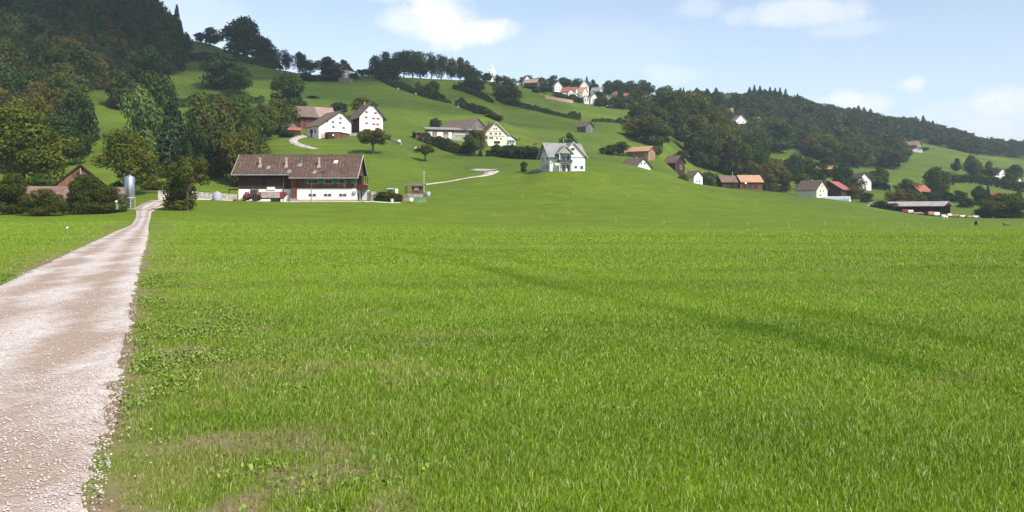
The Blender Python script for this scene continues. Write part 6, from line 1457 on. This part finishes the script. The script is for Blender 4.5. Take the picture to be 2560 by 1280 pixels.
# --- cattle and other animals
def animal(name, label, cat, px, Y, rz, mat, lying=False, s=1.0, group=None, patch=None):
    X, Yy, z = at(px, Y)
    hz = .55 if lying else 1.05
    J = {'pel': (.75, 0, hz+.05), 'mid': (0, 0, hz-.05), 'sho': (-.65, 0, hz+.08), 'nk': (-1.0, 0, hz+.18), 'hd': (-1.3, 0, hz+.22), 'mz': (-1.62, 0, hz-.02), 'tl': (.98, 0, hz+.1), 'tt': (1.05, 0, hz-.5 if not lying else .15)}
    E = [('pel', 'mid'), ('mid', 'sho'), ('sho', 'nk'), ('nk', 'hd'), ('hd', 'mz'), ('pel', 'tl'), ('tl', 'tt')]
    R = {'pel': .34, 'mid': .40, 'sho': .34, 'nk': .21, 'hd': .17, 'mz': .11, 'tl': .08, 'tt': .035}
    for sd_, y in (('l', -.24), ('r', .24)):
        J['er'+sd_] = (-1.25, y*1.1, hz+.36); R['er'+sd_] = .05; E.append(('hd', 'er'+sd_))
        if lying:
            J['k'+sd_] = (-.85, y*1.5, .22); J['f'+sd_] = (-.45, y*1.7, .08); J['q'+sd_] = (.45, y*1.9, .25); J['h'+sd_] = (.15, y*2.1, .08)
        else:
            J['k'+sd_] = (-.68, y, .55); J['f'+sd_] = (-.66, y, .03); J['q'+sd_] = (.70, y, .62); J['h'+sd_] = (.84, y, .34); J['g'+sd_] = (.80, y, .03)
        for a, b in (('k', .11), ('f', .07), ('q', .15), ('h', .08), ('g', .065)):
            if a+sd_ in J: R[a+sd_] = b
        E += [('sho', 'k'+sd_), ('k'+sd_, 'f'+sd_), ('pel', 'q'+sd_), ('q'+sd_, 'h'+sd_)]
        if not lying: E.append(('h'+sd_, 'g'+sd_))
    ks = list(J); me = bpy.data.meshes.new(name); me.from_pydata([J[a] for a in ks], [(ks.index(a), ks.index(b)) for a, b in E], []); me.materials.append(mat)
    o = obj(name, me); md = o.modifiers.new('skin', 'SKIN')
    for i, a in enumerate(ks): me.skin_vertices[0].data[i].radius = (R[a], R[a]); me.skin_vertices[0].data[i].use_root = (a == 'pel')
    o.modifiers.new('sub', 'SUBSURF').levels = 1; o.modifiers['sub'].render_levels = 1
    o.location = (X, Yy, z); o.rotation_euler = (0, 0, rz); o.scale = (s,)*3
    return tag(o, label, cat, group)
pied = newmat('pied_hide'); s_ = T(pied[1]); c_ = s_.n('ShaderNodeTexCoord').outputs['Object']; s_.princ(s_.mix(s_.ramp(s_.noise(c_, 1.6, 2), .48, .54), (.66, .58, .46), (.30, .12, .05)), .9); pied = pied[0]
animal('cow', 'pale cream cow standing on the slope behind the low barn', 'cow', 110, 296, .3, M['cow_white'], s=1.15)
animal('cow', 'brown and white cow lying below the pale cream cow', 'cow', 117, 288, 2.8, pied, True, 1.15)
animal('cow', 'brown cow lying right beside the brown and white one', 'cow', 123, 289, .4, M['cow_brown'], True, 1.0)
for (px, Y, lb_) in [(1300, 478, 'brown cow on the meadow nearest the cream farmhouse'), (1344, 470, 'brown cow farther right on the meadow behind the evergreen shrubs'), (1337, 462, 'brown cow lowest on the meadow behind the evergreen shrubs')]: animal('cow', lb_, 'cow', px, Y, .5 + px % 3, M['cow_brown'])
animal('cow', 'dark brown cow at the far edge of the field near the big round bush', 'cow', 2440, 215, 1.2, plain('dark_hide', (.06, .035, .025), .9, .2), s=.8)
animal('cow', 'light brown cow lying in the field under the right end of the big round bush', 'cow', 2518, 230, .2, M['cow_brown'], True, .9)
animal('cow', 'white animal standing before the right farmyard', 'cow', 2363, 300, .2, M['cow_white'], s=1.0)
for (px, Y, lb_) in [(996, 585, 'white sheep high on the meadow under the shoulder hedge'), (1040, 572, 'second white sheep lower under the shoulder hedge'), (1145, 545, 'white sheep at the bare end of the shoulder hedge')]: animal('sheep', lb_, 'sheep', px, Y, 1.0, M['cow_white'], s=.75)
# ------------------------------------------------------------------ cloud added out of view, above and behind the camera, to shade the upper hillside
def add_shade_cloud(cx, cy_, ax, ay, z, seed):
    import bmesh
    r = random.Random(seed); bm = bmesh.new()
    for k in range(16):
        a = r.random()*6.28; q = sqrt(r.random())*.75; s_ = r.uniform(.28, .45)
        mt = Matrix.Translation((cx + cos(a)*q*ax, cy_ + sin(a)*q*ay, z + r.uniform(-10, 30))) @ Matrix.Diagonal((ax*s_, ay*s_, 45*r.uniform(.7, 1.3), 1))
        bmesh.ops.create_icosphere(bm, subdivisions=3, radius=1, matrix=mt)
    me = bpy.data.meshes.new('cloud'); bm.to_mesh(me); bm.free()
    m, t = newmat('shade_cloud_vapour'); s = T(t); d = s.n('ShaderNodeBsdfTranslucent', ins={0: (.85, .87, .9)}); tp = s.n('ShaderNodeBsdfTransparent')
    mx = s.n('ShaderNodeMixShader', ins={0: .22}); t.links.new(tp.outputs[0], mx.inputs[1]); t.links.new(d.outputs[0], mx.inputs[2]); o = s.n('ShaderNodeOutputMaterial'); t.links.new(mx.outputs[0], o.inputs[0])
    me.materials.append(m); return tag(obj('cloud', me), kind='structure')
CH = 1200; kk = (CH - 100)/math.tan(SUN_EL)
add_shade_cloud(-190 + sin(SUN_AZ)*kk, 610 + cos(SUN_AZ)*kk, 290, 185, CH, 4)
# ------------------------------------------------------------------ air
zlo = float(V_GROUND_MIN) - 1
m = MB().box(-9100, 9100, -9100, 9100, zlo, 232)
hm, ht = newmat('haze'); hs = T(ht)
pv = hs.n('ShaderNodeVolumePrincipled', ins={'Color': (.72, .84, .95), 'Density': .00014, 'Anisotropy': .2})
ho = hs.n('ShaderNodeOutputMaterial'); ht.links.new(pv.outputs[0], ho.inputs['Volume'])
hz = m.build('haze', hm); tag(hz, kind='stuff')
